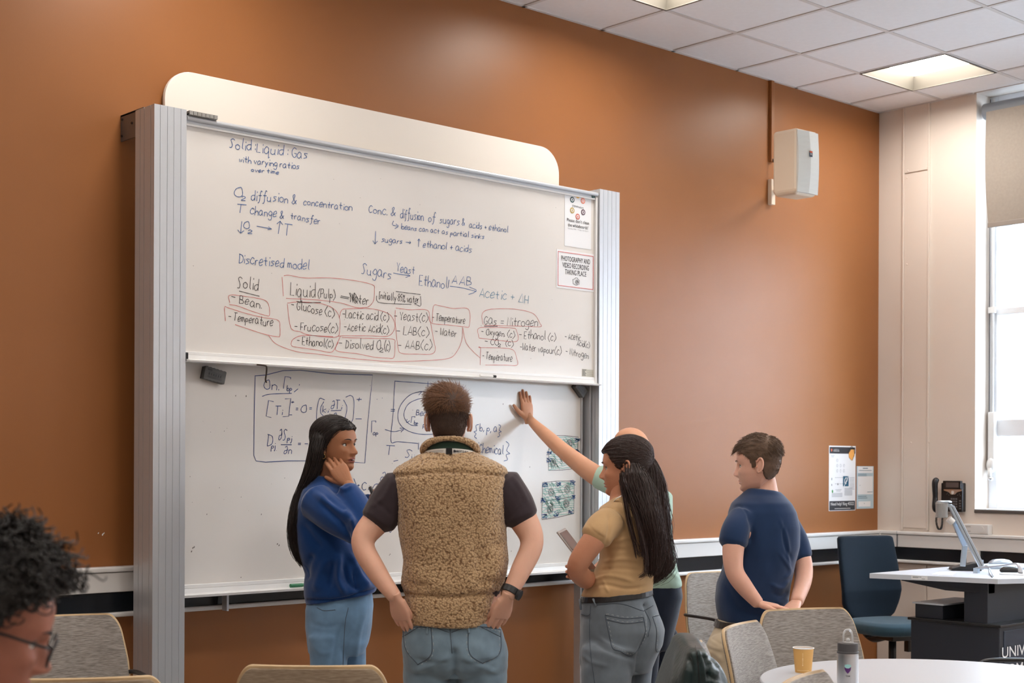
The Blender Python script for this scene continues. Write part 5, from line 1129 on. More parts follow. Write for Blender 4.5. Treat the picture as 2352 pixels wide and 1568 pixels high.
for o_ in (-.006, .003): mb.loft([tc_ + td * o_ + RIGHT * 0 + (u_ * math.cos(t) + FWD * math.sin(t)) * .025 + np.stack([td * .004 * math.cos(a) + (u_ * math.cos(t) + FWD * math.sin(t)) * .004 * math.sin(a) for a in np.linspace(0, 2*pi, 8, endpoint=False)]) for t in np.linspace(0, 2*pi, 20, endpoint=False)], False, closed=True)
mb.build('hair_tie', mat('hair_tie', lin(120, 86, 66), .6), Dp, smooth=True)
# lanyard ribbon at her neck
b = MB(); P = smooth_pts([at(1442, 1128, dD - .055), at(1428, 1138, dD - .085), at(1414, 1146, dD - .07), at(1404, 1160, dD - .02)]); b.tube(P, .004, 8, flat=.3); b.build('lanyard', M_lan, Dp, smooth=True)
# tablet
tb = thing('tablet', at(1318, 1258, dD - .02), 'slim grey tablet held at an angle by the woman in the tan t-shirt', 'tablet')
ta, tb2 = at(1288, 1217, dD + .02), at(1366, 1318, dD - .0); al = unit(tb2 - ta); wd_ = unit(FWD * .97 + RIGHT * .16 + UP * .10); wd_ = unit(wd_ - al * (wd_ @ al)); nn = np.cross(al, wd_)
cc = (ta + tb2) / 2; L2 = np.linalg.norm(tb2 - ta) / 2
MB().obox(cc, al * L2, wd_ * .085, nn * .004).build('case', mat('tablet_silver', lin(190, 188, 186), .3, metal=.5), tb, bevel=.003)
sgn = 1 if nn @ (CAM - cc) > 0 else -1
MB().obox(cc + nn * sgn * .0043, al * (L2 - .010), wd_ * .076, nn * .0006).build('screen', mat('tablet_screen', (.015, .015, .018, 1), .08), tb)
# ---------------------------------------------------------------- E: man in the navy t-shirt
dE = 6.6
E_ = thing('person', at(1735, FZ(dE) - 5, dE) * [1, 1, 0], 'man in a navy t-shirt facing left and leaning back on a chair with both hands', 'person')
skE = skinm('pink_skin', (228, 176, 154)); lipE = mat('lip_pink', lin(196, 124, 114), .5)
fE = -RIGHT * .93 + FWD * .36 - UP * .10; sE = 1.06
hm, W, ax, HV = head_mesh(at(1741, 1066, dE), fE, UP, sE, .98, lips=.7)
b = MB()
limb(b, [at(1746, 1085, dE + .01), at(1752, 1112, dE + .02), at(1754, 1140, dE + .02)], [.062, .063, .072])
b.loft(pr([(1132, 1725, 1785, .06), (1160, 1700, 1800, .10), (1200, 1690, 1810, .12), (1300, 1680, 1800, .13), (1400, 1670, 1790, .12), (1450, 1670, 1780, .12)], dE))
shN, elN, wrN = at(1700, 1185, dE - .15), at(1686, 1308, dE - .20), at(1742, 1386, dE - .22)
shF, elF, wrF = at(1806, 1190, dE + .05), at(1846, 1322, dE - .02), at(1830, 1382, dE - .18)
limb(b, [at(1722, 1212, dE - .08), at(1696, 1228, dE - .15), at(1685, 1252, dE - .175), elN, at(1708, 1345, dE - .21), wrN], [.042, .048, .050, .043, .040, .028]); limb(b, [at(1796, 1210, dE + .04), at(1834, 1262, dE + .035), elF, wrF], [.042, .046, .042, .030])
for sx, dd in ((1670, -.09), (1730, .09)): limb(b, [at(1680, 1490, dE + dd), at(sx - 20 if sx < 1700 else 1690, 1600, dE + dd), at(sx - 5, 1720, dE + dd), at(sx + 2, 1780, dE + dd)], [.075, .055, .038, .034])
h1, h2 = MB(), MB()
hand(h1, wrN, RIGHT * .95 - UP * .12 - FWD * .2, -UP, -FWD, .95, (.1, .1, .15, .3), .5, .05, .1)
hand(h2, wrF, -RIGHT * .5 - UP * .35 - FWD * .8, -UP, RIGHT * -1 + FWD * .4, .92, (.5, .6, .6, .6), .4)
body_obj('body', b, hm, [h1, h2], skE, lipE, E_)
M_hairE = mat('dark_blond_hair', lin(104, 80, 62), .55, bump=.3, scale=500, var=.25, var_scale=60)
face_bits(W, ax, sE, E_, M_iris, M_hairE, (0, 1, -.1))
M_navy = cloth('navy_cotton', (26, 50, 86), b=.12, sh=.25, v=.05)
b = MB()
b.loft(pr([(1124, 1716, 1792, .078, -8, .02), (1136, 1704, 1802, .10, -4, .02), (1155, 1682, 1817, .14), (1176, 1674, 1828, .16), (1210, 1672, 1836, .17), (1256, 1672, 1834, .175), (1305, 1660, 1822, .17), (1340, 1648, 1815, .165), (1375, 1643, 1809, .16), (1400, 1645, 1806, .155), (1422, 1650, 1802, .15), (1428, 1652, 1800, .14)], dE, 2.4, 36))
limb(b, [at(1708, 1190, dE - .10), at(1691, 1218, dE - .15), at(1684, 1248, dE - .17)], [.066, .067, .065], 20); limb(b, [at(1800, 1200, dE + .05), at(1824, 1242, dE + .04), at(1838, 1280, dE + .03)], [.068, .064, .058], 20)
m = fuse(b, .006, 10); ripple(m, .0022, 36, 41, (1, 1, .7))
emboss(m, [([(1720, 1180), (1728, 1215), (1722, 1250)], 6, -.009), ([(1790, 1190), (1808, 1240), (1812, 1300)], 4, .006), ([(1798, 1200), (1803, 1250), (1820, 1290)], 4, -.007), ([(1768, 1340), (1795, 1350), (1812, 1330)], 5, .007), ([(1770, 1360), (1795, 1368), (1812, 1355)], 5, -.006), ([(1780, 1380), (1800, 1385), (1812, 1375)], 4, .006), ([(1658, 1242), (1688, 1250), (1712, 1256)], 2, .002), ([(1790, 1270), (1815, 1310), (1800, 1330)], 4, .006), ([(1660, 1330), (1700, 1400), (1760, 1415)], 8, -.005), ([(1680, 1165), (1700, 1162), (1716, 1180), (1722, 1200)], 2.5, -.003)])
link('tshirt', m, M_navy, E_, True)
M_khaki = cloth('khaki_twill', (196, 178, 150), b=.15, v=.08)
b = MB(); b.loft(pr([(1416, 1652, 1796, .14), (1440, 1642, 1795, .15), (1475, 1625, 1785, .155), (1510, 1618, 1770, .14)], dE, 2.4, 32))
for kx, ax_, dd in ((1650, 1665, -.09), (1690, 1725, .09)): limb(b, [at(1680, 1480, dE + dd), at(kx, 1600, dE + dd), at(ax_, 1720, dE + dd), at(ax_ + 8, FZ(dE) - 16, dE + dd)], [.105, .085, .065, .07], 20)
m = fuse(b, .007, 5); ripple(m, .003, 30, 42); emboss(m, [([(1612, 1495), (1640, 1500), (1660, 1520)], 5, .006), ([(1625, 1460), (1650, 1475), (1665, 1480)], 5, -.006), ([(1620, 1475), (1640, 1488), (1660, 1492)], 4, .005)])
link('trousers', m, M_khaki, E_, True)
b = MB(); b.loft(pr([(1424, 1644, 1800, .147), (1438, 1640, 1799, .155)], dE, 2.4, 32)); b.build('belt', cloth('brown_belt', (52, 42, 36)), E_, smooth=False, bevel=.002)
for sx, dd in ((1672, -.09), (1732, .09)): shoe(E_, at(sx, 1780, dE + dd), fE, M_shoe)
sE1, PE1 = scalp(HV, W, cond_m, off_short(.014, .004), 'hair_base', M_hairE, E_, 5, .0008)
def flowE(V): f = np.stack([0 * V[:, 0], .9 + 0 * V[:, 1], .15 + 0 * V[:, 2]], 1); k = (V[:, 2] < .045) | (V[:, 1] < -.055); f[k] = np.array([0, -.35, -1]); return f
scalp_hair('hair', HV, PE1, W, lambda V: cond_m(V) & (V[:, 2] > .04), 3600, flowE, lambda V: .018 + .012 * np.clip(V[:, 1] / .09, 0, 1), M_hairE, E_, .0009, .0004, 5, 13, .35, .18)
scalp_hair('side_hair', HV, PE1, W, lambda V: cond_m(V) & (V[:, 2] <= .05), 2600, flowE, lambda V: .009 + 0 * V[:, 2], M_hairE, E_, .0006, .0003, 3, 14, .2, .15)
# ---------------------------------------------------------------- C: bald man, arm on the board
dC = 7.0
Cp = thing('person', at(1490, FZ(dC) - 4, dC) * [1, 1, 0], 'bald man with glasses in a mint t-shirt pressing one palm against the whiteboard', 'person')
skC = skinm('tanned_skin', (216, 160, 128)); lipC = mat('lip_tan', lin(180, 112, 98), .5)
fC = RIGHT * .62 - FWD * .76 - UP * .12; sC = .98
hm, W, ax, HV = head_mesh(at(1450, 1036, dC), fC, UP, sC, 1.0)
b = MB()
limb(b, [at(1456, 1060, dC), at(1466, 1090, dC + .02), at(1470, 1112, dC + .02)], [.058, .06, .07])
b.loft(pr([(1105, 1430, 1510, .07), (1130, 1420, 1530, .11), (1250, 1440, 1540, .11), (1400, 1460, 1535, .11)], dC))
hw = at(1218, 964, y=-.245)
limb(b, [at(1425, 1112, dC + .02), at(1370, 1092, dC + .08), at(1300, 1040, dC + .15), at(1255, 1000, dC + .25), hw, hw + np.array([0, .012, .03])], [.056, .052, .041, .034, .0225, .020], 18)
limb(b, [at(1515, 1140, dC), at(1515, 1230, dC - .12), at(1470, 1290, dC - .22)], [.05, .042, .03])
for sx, dd in ((1478, -.06), (1516, .06)): limb(b, [at(sx, 1450, dC + dd), at(sx, 1580, dC + dd), at(sx, 1745, dC + dd)], [.062, .045, .034])
h1, h2 = MB(), MB()
hand(h1, hw + np.array([0, .012, 0]), at(1210, 905, y=-.22) - hw, np.array([0, 1., 0]), -RIGHT + UP * .1, .98, (.02, .02, .02, .03), .75, .07, .0)
hand(h2, at(1470, 1290, dC - .22), -RIGHT + UP * .2, FWD, UP, .95)
body_obj('body', b, hm, [h1, h2], skC, lipC, Cp)
face_bits(W, ax, sC, Cp, M_iris, M_hairE, (0, 1, 0))
M_mint = cloth('mint_cotton', (178, 206, 188), b=.12)
b = MB(); b.loft(pr([(1098, 1438, 1500, .07), (1112, 1418, 1522, .11), (1140, 1412, 1538, .13), (1200, 1420, 1541, .135), (1262, 1432, 1546, .135), (1310, 1440, 1558, .135), (1340, 1445, 1567, .13, 8), (1352, 1448, 1567, .12, 10)], dC, 2.4, 36))
limb(b, [at(1425, 1112, dC + .02), at(1400, 1104, dC + .05), at(1374, 1094, dC + .08)], [.068, .063, .058], 20); limb(b, [at(1515, 1140, dC), at(1516, 1195, dC - .07)], [.066, .058], 18)
m = fuse(b, .0065, 4); ripple(m, .003, 32, 51); emboss(m, [([(1395, 1125), (1410, 1150), (1425, 1180)], 5, -.006), ([(1400, 1145), (1420, 1165), (1440, 1175)], 5, .005), ([(1510, 1300), (1535, 1310), (1560, 1330)], 4, .005)]); link('tshirt', m, M_mint, Cp, True)
M_dnavy = cloth('navy_trouser', (24, 34, 52), b=.12, v=.08)
b = MB(); b.loft(pr([(1342, 1450, 1565, .125), (1370, 1446, 1569, .13), (1405, 1444, 1560, .135), (1450, 1446, 1548, .13), (1490, 1450, 1540, .11)], dC, 2.4))
for sx, dd in ((1478, -.06), (1516, .06)): limb(b, [at(sx, 1450, dC + dd), at(sx, 1580, dC + dd), at(sx, FZ(dC) - 15, dC + dd)], [.085, .066, .066], 20)
m = fuse(b, .007, 5); ripple(m, .003, 34, 52); link('trousers', m, M_dnavy, Cp, True)
for sx, dd in ((1478, -.06), (1516, .06)): shoe(Cp, at(sx, 1750, dC + dd), fC, M_shoe)
gl = MB()
def glasses(W, m, person, wdt=.026, hgt=.021, z=-.002, yf=.102, r=.0016, s=1):
    mb = MB()
    for sg in (-1, 1):
        mb.tube(W(np.array([[sg * .033 + wdt * math.cos(t) * (1 - .08 * math.sin(t) ** 2), yf - .004 * abs(math.cos(t)) - .10 * abs(sg * .033 + wdt * math.cos(t)) ** 1.6, z + hgt * math.sin(t)] for t in np.linspace(0, 2*pi, 28)])), r * s, 8)
        mb.tube(W(np.array([[sg * .059, yf - .010, z + .010], [sg * .072, yf - .02, z + .010], [sg * .079, .03, z + .010], [sg * .080, -.015, z + .008], [sg * .078, -.03, z - .012]])), r * s * 1.15, 8)
    mb.tube(W(np.array([[-.008, yf - .004, z + .004], [0, yf + .001, z + .008], [.008, yf - .004, z + .004]])), r * s, 8)
    g = mb.build('glasses', m, person, smooth=True)
    mb = MB()
    for sg in (-1, 1): mb.tube(W(np.array([[sg * .033, yf - .0062, z], [sg * .033, yf - .0052, z]])), wdt * .9 * s, 24)
    mb.build('lens', M_glass, g); return g
glasses(W, M_black, Cp)
# ---------------------------------------------------------------- F: young man with curly hair in the foreground
dF = 2.2
Fp = thing('person', at(-40, 1400, dF) * [1, 1, 0] + np.array([0, 0, 0]), 'young man with curly black hair and glasses cut off at the lower left corner', 'person')
skF = skinm('warm_skin', (170, 112, 92)); lipF = mat('lip_f', lin(160, 96, 88), .5)
fF = RIGHT * .86 + FWD * .30 - UP * .36; upF = UP + RIGHT * .1
hm, W, ax, HV = head_mesh(at(-28, 1436, dF), fF, upF, 1.0, 1.0)
b = MB(); limb(b, [at(-40, 1540, dF), at(-65, 1640, dF), at(-80, 1720, dF)], [.055, .055, .075])
bx = at(-80, 1720, dF); z0 = bx[2]; fh = unit(np.array([fF[0], fF[1], 0])); sh = np.cross(fh, UP)
cF = lambda z, f=0., s_=0.: np.array([bx[0], bx[1], z]) + fh * f + sh * s_
b.loft([ring(cF(z, f), w_, h_, sh, fh, 2.4, 28) for z, w_, h_, f in ((z0, .08, .07, 0), (z0 - .05, .17, .10, -.01), (z0 - .12, .19, .12, -.01), (z0 - .30, .16, .11, .0), (.52, .17, .13, -.04))])
for sg in (-1, 1):
    limb(b, [cF(z0 - .08, 0, .19 * sg), cF(z0 - .33, .04, .22 * sg), cF(z0 - .36, .27, .12 * sg)], [.055, .042, .028]); limb(b, [cF(.53, -.02, .09 * sg), cF(.54, .42, .12 * sg), cF(.08, .45, .12 * sg)], [.085, .06, .042])
h1, h2 = MB(), MB()
for h_, sg in ((h1, -1), (h2, 1)): hand(h_, cF(z0 - .36, .27, .12 * sg), fh - sh * sg * .3, -UP, -sh * sg, .95)
body_obj('body', b, hm, [h1, h2], skF, lipF, Fp)
face_bits(W, ax, 1, Fp, M_iris, M_lash, (0, 1, -.1)); glasses(W, M_black, Fp, .027, .022, -.004, .104, .0022)
b = MB(); b.loft([ring(cF(z, f), w_, h_, sh, fh, 2.4, 28) for z, w_, h_, f in ((z0 - .01, .085, .075, 0), (z0 - .05, .18, .115, -.01), (z0 - .12, .205, .135, -.01), (z0 - .30, .18, .13, .0), (.50, .18, .145, -.03))])
for sg in (-1, 1): limb(b, [cF(z0 - .08, 0, .19 * sg), cF(z0 - .28, .03, .22 * sg)], [.072, .058])
m = fuse(b, .008, 4); link('tshirt', m, cloth('charcoal_cotton', (60, 60, 66)), Fp, True)
b = MB(); b.loft([ring(cF(z, -.03), .185, .14, sh, fh, 2.4, 28) for z in (.46, .56, .62)])
for sg in (-1, 1): limb(b, [cF(.54, -.02, .09 * sg), cF(.55, .42, .12 * sg), cF(.09, .45, .12 * sg)], [.10, .075, .07])
m = fuse(b, .008, 4); link('jeans', m, M_denim3, Fp, True)
for sg in (-1, 1): shoe(Fp, cF(.0, .50, .12 * sg), fh, M_shoe)
M_hairF = mat('black_curly_hair', lin(30, 25, 24), .45, bump=.4, scale=300, var=.2)
def cond_f(V):
    x, y, z = V[:, 0], V[:, 1], V[:, 2]; lim = np.interp(y, [-.045, -.03, -.01, .0, .02, .05, .06], [-.085, -.02, .01, .0, .035, .066, .072]); return z > lim
sF, PF = scalp(HV, W, cond_f, lambda V: .016 + .010 * np.clip((V[:, 2]) / .08, -.5, 1), 'hair_base', M_hairF, Fp, 6, .004)
rs = np.random.RandomState(5); idx = rs.choice(np.nonzero(cond_f(HV))[0], 1300); S = []
for i in idx:
    nn = unit(HV[i] - np.array([0, -.005, .0])); L_ = rs.uniform(.012, .026) * (1 + .4 * max(0, HV[i][2] / .1)) + (.016 if (HV[i][1] > .04 and HV[i][2] > .06) else 0); u_ = unit(np.cross(nn, rs.randn(3))); v_ = np.cross(nn, u_); R_ = rs.uniform(.005, .010); tn = rs.uniform(1.2, 2.4); tt = np.linspace(0, 1, 20); dr = rs.randn(3) * .012 + np.array([0, .004, -.004]); L_ *= .55 if HV[i][1] > .03 and HV[i][2] < .085 else 1
    S.append(PF[i] - nn * .006 + tt[:, None] * nn * L_ + (tt ** 1.5)[:, None] * dr + (np.cos(tt * 6.28 * tn) * R_)[:, None] * u_ + (np.sin(tt * 6.28 * tn) * R_)[:, None] * v_)
S = np.array(S)
strands('curly_hair', W(S.reshape(-1, 3)).reshape(S.shape), .0022, .0014, M_hairF, Fp)
# ================================================================ FURNITURE
M_ply = mat('pale_plywood_edge', lin(205, 176, 136), .45, var=.08, scale=60)
def weave(name, c1, c2):
    m = mat(name, lin(*c1), .8, spec=.3, sheen=.3); n = m.node_tree.nodes; l = m.node_tree.links
    t = n.new('ShaderNodeTexCoord'); mp = n.new('ShaderNodeMapping'); mp.inputs['Scale'].default_value = (34, 34, 420); nz = n.new('ShaderNodeTexNoise'); nz.inputs['Scale'].default_value = 1.; nz.inputs['Detail'].default_value = 3
    r = n.new('ShaderNodeValToRGB'); r.color_ramp.elements[0].position = .38; r.color_ramp.elements[1].position = .62; r.color_ramp.elements[0].color = lin(*c1); r.color_ramp.elements[1].color = lin(*c2)
    b = n.new('ShaderNodeBump'); b.inputs['Strength'].default_value = .35; b.inputs['Distance'].default_value = .003
    l.new(t.outputs['Object'], mp.inputs[0]); l.new(mp.outputs[0], nz.inputs['Vector']); l.new(nz.outputs['Fac'], r.inputs[0]); l.new(r.outputs[0], n['Principled BSDF'].inputs['Base Color']); l.new(nz.outputs['Fac'], b.inputs['Height']); l.new(b.outputs[0], n['Principled BSDF'].inputs['Normal'])
    return m
M_weave = weave('grey_woven_fabric', (122, 115, 110), (160, 153, 147)); M_beige = weave('beige_woven_fabric', (148, 130, 110), (176, 158, 136))
def make_chair(fabric):
    t = bpy.data.objects.new('chair', None); COL.objects.link(t)
    def S(u, v, off=0.):   # shell surface: v 0 seat front .. 1 top of back
        if v < .42:
            k = v / .42; y = .24 - k * .40; z = .455 - .012 * math.sin(pi * k) + .02 * u * u + (.02 * (k < .08) * -1); w = .20 + .035 * math.sin(pi * min(1, k * 1.1)); nrm = np.array([0, 0, 1.])
        else:
            k = (v - .42) / .58; z = .455 + .435 * k; y = -.16 - .065 * k ** .8 - .035 * k ** 3.5 + .035 * u * u * (1 - .4 * k) - .045 * math.exp(-k * 14) * 0; w = np.interp(k, [0, .12, .35, .6, .86, .95, 1], [.225, .238, .250, .242, .222, .216, .213]); nrm = np.array([0, 1., .22 * k + .2 * math.exp(-k * 6)])
        c = 1.0
        if v > .97: c = 1
        p = np.array([u * w, y, z]); return p + unit(nrm) * off
    def shell(o0, o1, u1, v0, v1, n=26, m=12):
        mb = MB(); rings = []
        vs = np.concatenate([np.linspace(v0, max(v0, v1 - .13), n - 11, endpoint=False), v1 - .13 * (1 - np.sin(np.linspace(0, pi/2, 12)))]) if v1 > .9 else np.linspace(v0, v1, n + 1)
        for i in range(n + 1):
            v = vs[i]; a = []
            for j in range(m + 1): a.append(S(u1 * (-1 + 2 * j / m), v, o1))
            for j in range(m, -1, -1): a.append(S(u1 * (-1 + 2 * j / m), v, o0))
            rings.append(a)
        # round the top corners
        for i in range(n + 1):
            v = vs[i]; k = (v - (v1 - .10)) / .10
            if k > 0 and v1 > .9:
                for a in rings[i]: a[0] *= 1 - .20 * (1 - math.sqrt(max(0, 1 - k * k)))
        mb.loft(rings); return mb
    shell(-.006, .004, 1.0, 0, 1.0).build('shell', M_ply, t, smooth=True)
    pads = []
    shell(.004, .011, .972, .44, .990).build('back_pad', fabric, t, smooth=True)
    shell(.004, .014, .965, .01, .42).build('seat_pad', fabric, t, smooth=True)
    shell(-.011, -.006, .972, .44, .990).build('rear_cover', fabric, t, smooth=True)
    for o in t.children: 
        e = o.modifiers.new('b', 'BEVEL'); e.width = .002; e.segments = 2; e.limit_method = 'ANGLE'; e.angle_limit = .9
    for sx in (-1, 1):
        for y0, y1 in ((.16, .22), (-.14, -.22)):
            MB().tube([(sx * .17, y0, .445), (sx * .235, y1, .0)], .011, 10).build('leg', M_black, t, smooth=True)
        P = smooth_pts([(sx * .225, -.19, .665), (sx * .262, -.14, .668), (sx * .265, .0, .67), (sx * .265, .13, .668), (sx * .262, .17, .65), (sx * .25, .175, .60), (sx * .215, .165, .43)], 5)
        MB().tube(P, .0115, 10, flat=.75).build('armrest', M_black, t, smooth=True)
    MB().box((-.18, -.15, .425), (.18, .17, .437)).build('seat_frame', M_black, t)
    return t
def copy_tree(o, parent=None):
    c = o.copy(); COL.objects.link(c)
    if parent is not None:
        pi_ = o.matrix_parent_inverse.copy(); c.parent = parent; c.matrix_parent_inverse = pi_
    for ch in list(o.children): copy_tree(ch, c)
    return c
chg = make_chair(M_weave); used_g = [False]
def chair(c, face, lab, proto=None):
    p = proto or chg
    if proto is None and not used_g[0]: o = p; used_g[0] = True
    else: o = copy_tree(p) if proto is None else p
    f = unit(np.array([face[0], face[1], 0])); yaw = math.atan2(f[1], f[0]) - pi/2
    Rm = Matrix.Rotation(yaw, 4, 'Z'); off_ = Rm @ Vector((0, -.26, 0)); o.location = (c[0] - off_[0], c[1] - off_[1], 0); o.rotation_euler = (0, 0, yaw)
    return tag(o, lab, 'chair', 'grey shell chairs')
TC = np.array([4.412, -2.988])
chair(at(1841, 1397, d=5.93), RIGHT * .35 - FWD * .94, 'grey wooden-edged chair whose back the man in navy leans his hands on')
chair(at(1687, 1432, d=5.32), RIGHT * .88 - FWD * .47, 'grey chair with pale wooden edge left of the round table, turned side-on')
chair(at(1826, 1548, d=3.99), RIGHT * .87 - FWD * .49, 'grey chair at the near side of the round table, only its rounded top showing')
chair(at(1640, 1312, d=8.0), RIGHT * .45 - FWD * .89, 'grey chair with a black armrest against the wall between the two men')
chair(at(140, 1411, d=5.55), RIGHT * .45 - FWD * .89, 'brown-grey chair with black armrest in front of the column at the left')
chair(at(2545, 1450, d=5.72), -RIGHT * .95 + FWD * .05, 'chair beyond the round table at the right edge, only its black armrest showing')
cj = at(1584, 1490, d=4.66); chair(cj, RIGHT * .96 - FWD * .2, 'chair under the dark green jacket beside the man in mint')
c5 = at(190, 1556, d=3.9); chb = make_chair(M_beige); chair(c5, FWD * .9 - RIGHT * .2, 'beige chair back cut off at the bottom left corner, nearest the camera', chb); chb['group'] = 'beige shell chairs'
chb2 = copy_tree(chb); chair(at(712, 1536, d=4.16), FWD, 'beige chair back at the bottom edge in front of the woman in blue', chb2); chb2['group'] = 'beige shell chairs'
# seat for the seated man
ch_f = copy_tree(chg); chair(np.array([bx[0], bx[1], 0]) - fh * .20, fh, 'chair the curly-haired man sits on, out of the frame', ch_f)
# jacket draped over the chair
M_jkt = mat('dark_green_nylon', lin(30, 48, 50), .38, bump=.2, scale=60, spec=.4, sheen=.1)
b = MB(); b.loft(pr([(1468, 1568, 1602, .20), (1478, 1556, 1610, .25), (1494, 1551, 1614, .255), (1515, 1540, 1634, .265), (1555, 1526, 1650, .265), (1600, 1512, 1664, .275), (1680, 1505, 1668, .28), (1740, 1510, 1660, .26)], 4.68, 4.5, 44))
limb(b, [at(1610, 1512, 4.56), at(1632, 1540, 4.52), at(1646, 1590, 4.50), at(1655, 1690, 4.52)], [.03, .04, .045, .04])
m = fuse(b, .007, 3); ripple(m, .006, 22, 61, (1, 1, .6)); emboss(m, [([(1600, 1490), (1612, 1520), (1620, 1568)], 4, .012), ([(1612, 1500), (1628, 1530), (1625, 1560)], 4, -.012), ([(1575, 1500), (1590, 1540), (1585, 1600)], 6, -.012), ([(1560, 1490), (1550, 1530), (1545, 1580)], 6, .008), ([(1622, 1515), (1645, 1530), (1650, 1550)], 3, .010), ([(1618, 1540), (1635, 1555), (1655, 1562)], 4, -.010)])
jk = link('jacket', m, M_jkt, None, True); tag(jk, 'dark green jacket draped over a chair back at the bottom centre-right', 'jacket'); bvj = bvh_of(jk)
stitch('seam', bvj, [[(1598, 1482), (1603, 1520), (1606, 1568)]], .0016, M_black, jk)
# round table
tbt = thing('round_table', (TC[0], TC[1], 0), 'round white-topped table at the bottom right', 'table')
mb = MB(); n_ = 96
mb.loft([[(TC[0] + r_ * math.cos(2*pi*i/n_), TC[1] + r_ * math.sin(2*pi*i/n_), z_) for i in range(n_)] for r_, z_ in ((.60, .708), (.614, .711), (.618, .716), (.618, .730), (.615, .734), (.612, .735))]); mb.build('tabletop', mat('white_laminate', lin(196, 198, 204), .32), tbt)
MB().tube([(TC[0], TC[1], .03), (TC[0], TC[1], .706)], .04, 24).build('column', M_steel, tbt, smooth=True)
mb = MB(); mb.loft([[(TC[0] + r_ * math.cos(2*pi*i/48), TC[1] + r_ * math.sin(2*pi*i/48), z_) for i in range(48)] for r_, z_ in ((.34, 0), (.34, .008), (.05, .032))]); mb.build('base', M_steel, tbt)
# paper cup
def lathe(c, prof, n=40):
    return [[(c[0] + r_ * math.cos(2*pi*i/n), c[1] + r_ * math.sin(2*pi*i/n), c[2] + z_) for i in range(n)] for r_, z_ in prof]
cc = at(1845, 1543, z=.7353); cu = thing('paper_cup', cc, 'small ochre paper cup with white rim on the round table', 'cup')
M_cup = mat('ochre_card', lin(226, 174, 100), .6)
MB().loft(lathe(cc, [(.0285, 0), (.0290, .003), (.0365, .086), (.0352, .086), (.0275, .004)])).build('wall', M_cup, cu, smooth=False)
MB().loft(lathe(cc, [(.0268, .006), (.0342, .085)]), caps=False).build('inner_lining', M_paper, cu, smooth=True)
mb = MB(); R_ = .0370; mb.loft([[cc + np.array([(R_ + .0017 * math.cos(a)) * math.cos(t), (R_ + .0017 * math.cos(a)) * math.sin(t), .087 + .0017 * math.sin(a)]) for a in np.linspace(0, 2*pi, 8, endpoint=False)] for t in np.linspace(0, 2*pi, 36, endpoint=False)], False, closed=True); mb.build('rim', M_paper, cu, smooth=True)
tz = unit((CAM - cc) * [1, 1, 0]); tx = np.cross(UP, tz); mb = MB()
for k_, (s_, zz_) in enumerate((('o', .068), (':', .058), ('i', .050), ('=', .040), ('i', .03))): put_text(mb, s_, cc + tz * (.0295 + .0082 * zz_ / .086 + .0006) - tx * .002 + UP * zz_, tx, UP, .008, .004, 0)
for i in range(10): a = -.7 + i * .15; d_ = tz * math.cos(a) + tx * math.sin(a); mb.obox(cc + d_ * .0303 + UP * .009, np.cross(UP, d_) * .0015, d_ * .0003, UP * .0012)
mb.build('printed_pattern', mat('cup_print', lin(246, 216, 160), .6), cu)
# water bottle
bc = at(1947, 1569, z=.7353); bo = thing('water_bottle', bc, 'brushed steel water bottle with dark grey lid and clear carry loop', 'bottle')
MB().loft(lathe(bc, [(.031, 0), (.0355, .003), (.036, .012), (.036, .098), (.0355, .104)])).build('body', M_steel, bo, smooth=False)
ld = MB().loft(lathe(bc, [(.0362, .1035), (.0365, .106), (.0365, .109), (.0345, .1105), (.0345, .134), (.0335, .138), (.030, .139)])).build('lid', mat('lid_grey', lin(74, 72, 74), .5), bo, smooth=False)
tz = unit((CAM - bc) * [1, 1, 0]); tx = np.cross(UP, tz)
P = smooth_pts([bc + tx * -.014 + UP * .137 + tz * .01, bc + tx * -.015 + UP * .16 + tz * .006, bc + tx * -.010 + UP * .178, bc + UP * .183, bc + tx * .010 + UP * .178, bc + tx * .015 + UP * .16 + tz * .006, bc + tx * .014 + UP * .137 + tz * .01], 5)
MB().tube(P, .0034, 8).build('carry_loop', mat('clear_plastic', lin(225, 225, 225), .15, trans=.6), ld, smooth=True)
mb = MB(); mb.ell(bc + UP * .146, RIGHT * .008, FWD * .008, UP * .009, 14, 8); mb.build('spout', mat('clear_spout', lin(215, 215, 215), .15, trans=.4), ld, smooth=True)
MB().loft(lathe(bc + tz * .006, [(.020, .1385), (.020, .1415), (.016, .1425)])).build('lid_disc', mat('disc_grey', lin(150, 148, 148), .4), ld)
def wrap(mb, poly, r, zc):  # polygon given in (arc metres, height) wrapped on the bottle front
    V = []
    for a, z in poly: th_ = a / r; V.append(bc + (tz * math.cos(th_) + tx * math.sin(th_)) * (r + .0004) + UP * (zc + z))
    c = sum(V) / len(V); c = bc + UP * (c[2] - bc[2]) + unit((c - bc) * [1, 1, 0]) * (r + .0005)
    mb.add(V + [c], [(i, (i + 1) % len(V), len(V)) for i in range(len(V))])
mb = MB(); wrap(mb, [(-.011, .008), (-.004, .004), (.004, .004), (.011, .009), (.010, -.001), (.006, -.008), (0, -.014), (-.006, -.008), (-.010, 0)], .0362, .052); mb.build('printed_mark', mat('purple_print', lin(88, 38, 110), .5), bo, fix=False)
mb = MB(); wrap(mb, [(-.0105, .0155), (0, .018), (.0105, .0155), (.010, .009), (.004, .0045), (-.004, .0045), (-.010, .008)], .0362, .052); mb.build('printed_mark', mat('aqua_print', lin(160, 212, 210), .5), bo, fix=False)
mb = MB(); put_text(mb, 'TEAM', bc + tz * .0368 + UP * .030, tx, UP, .005, .014, .02); mb.build('lettering', M_ink, bo)
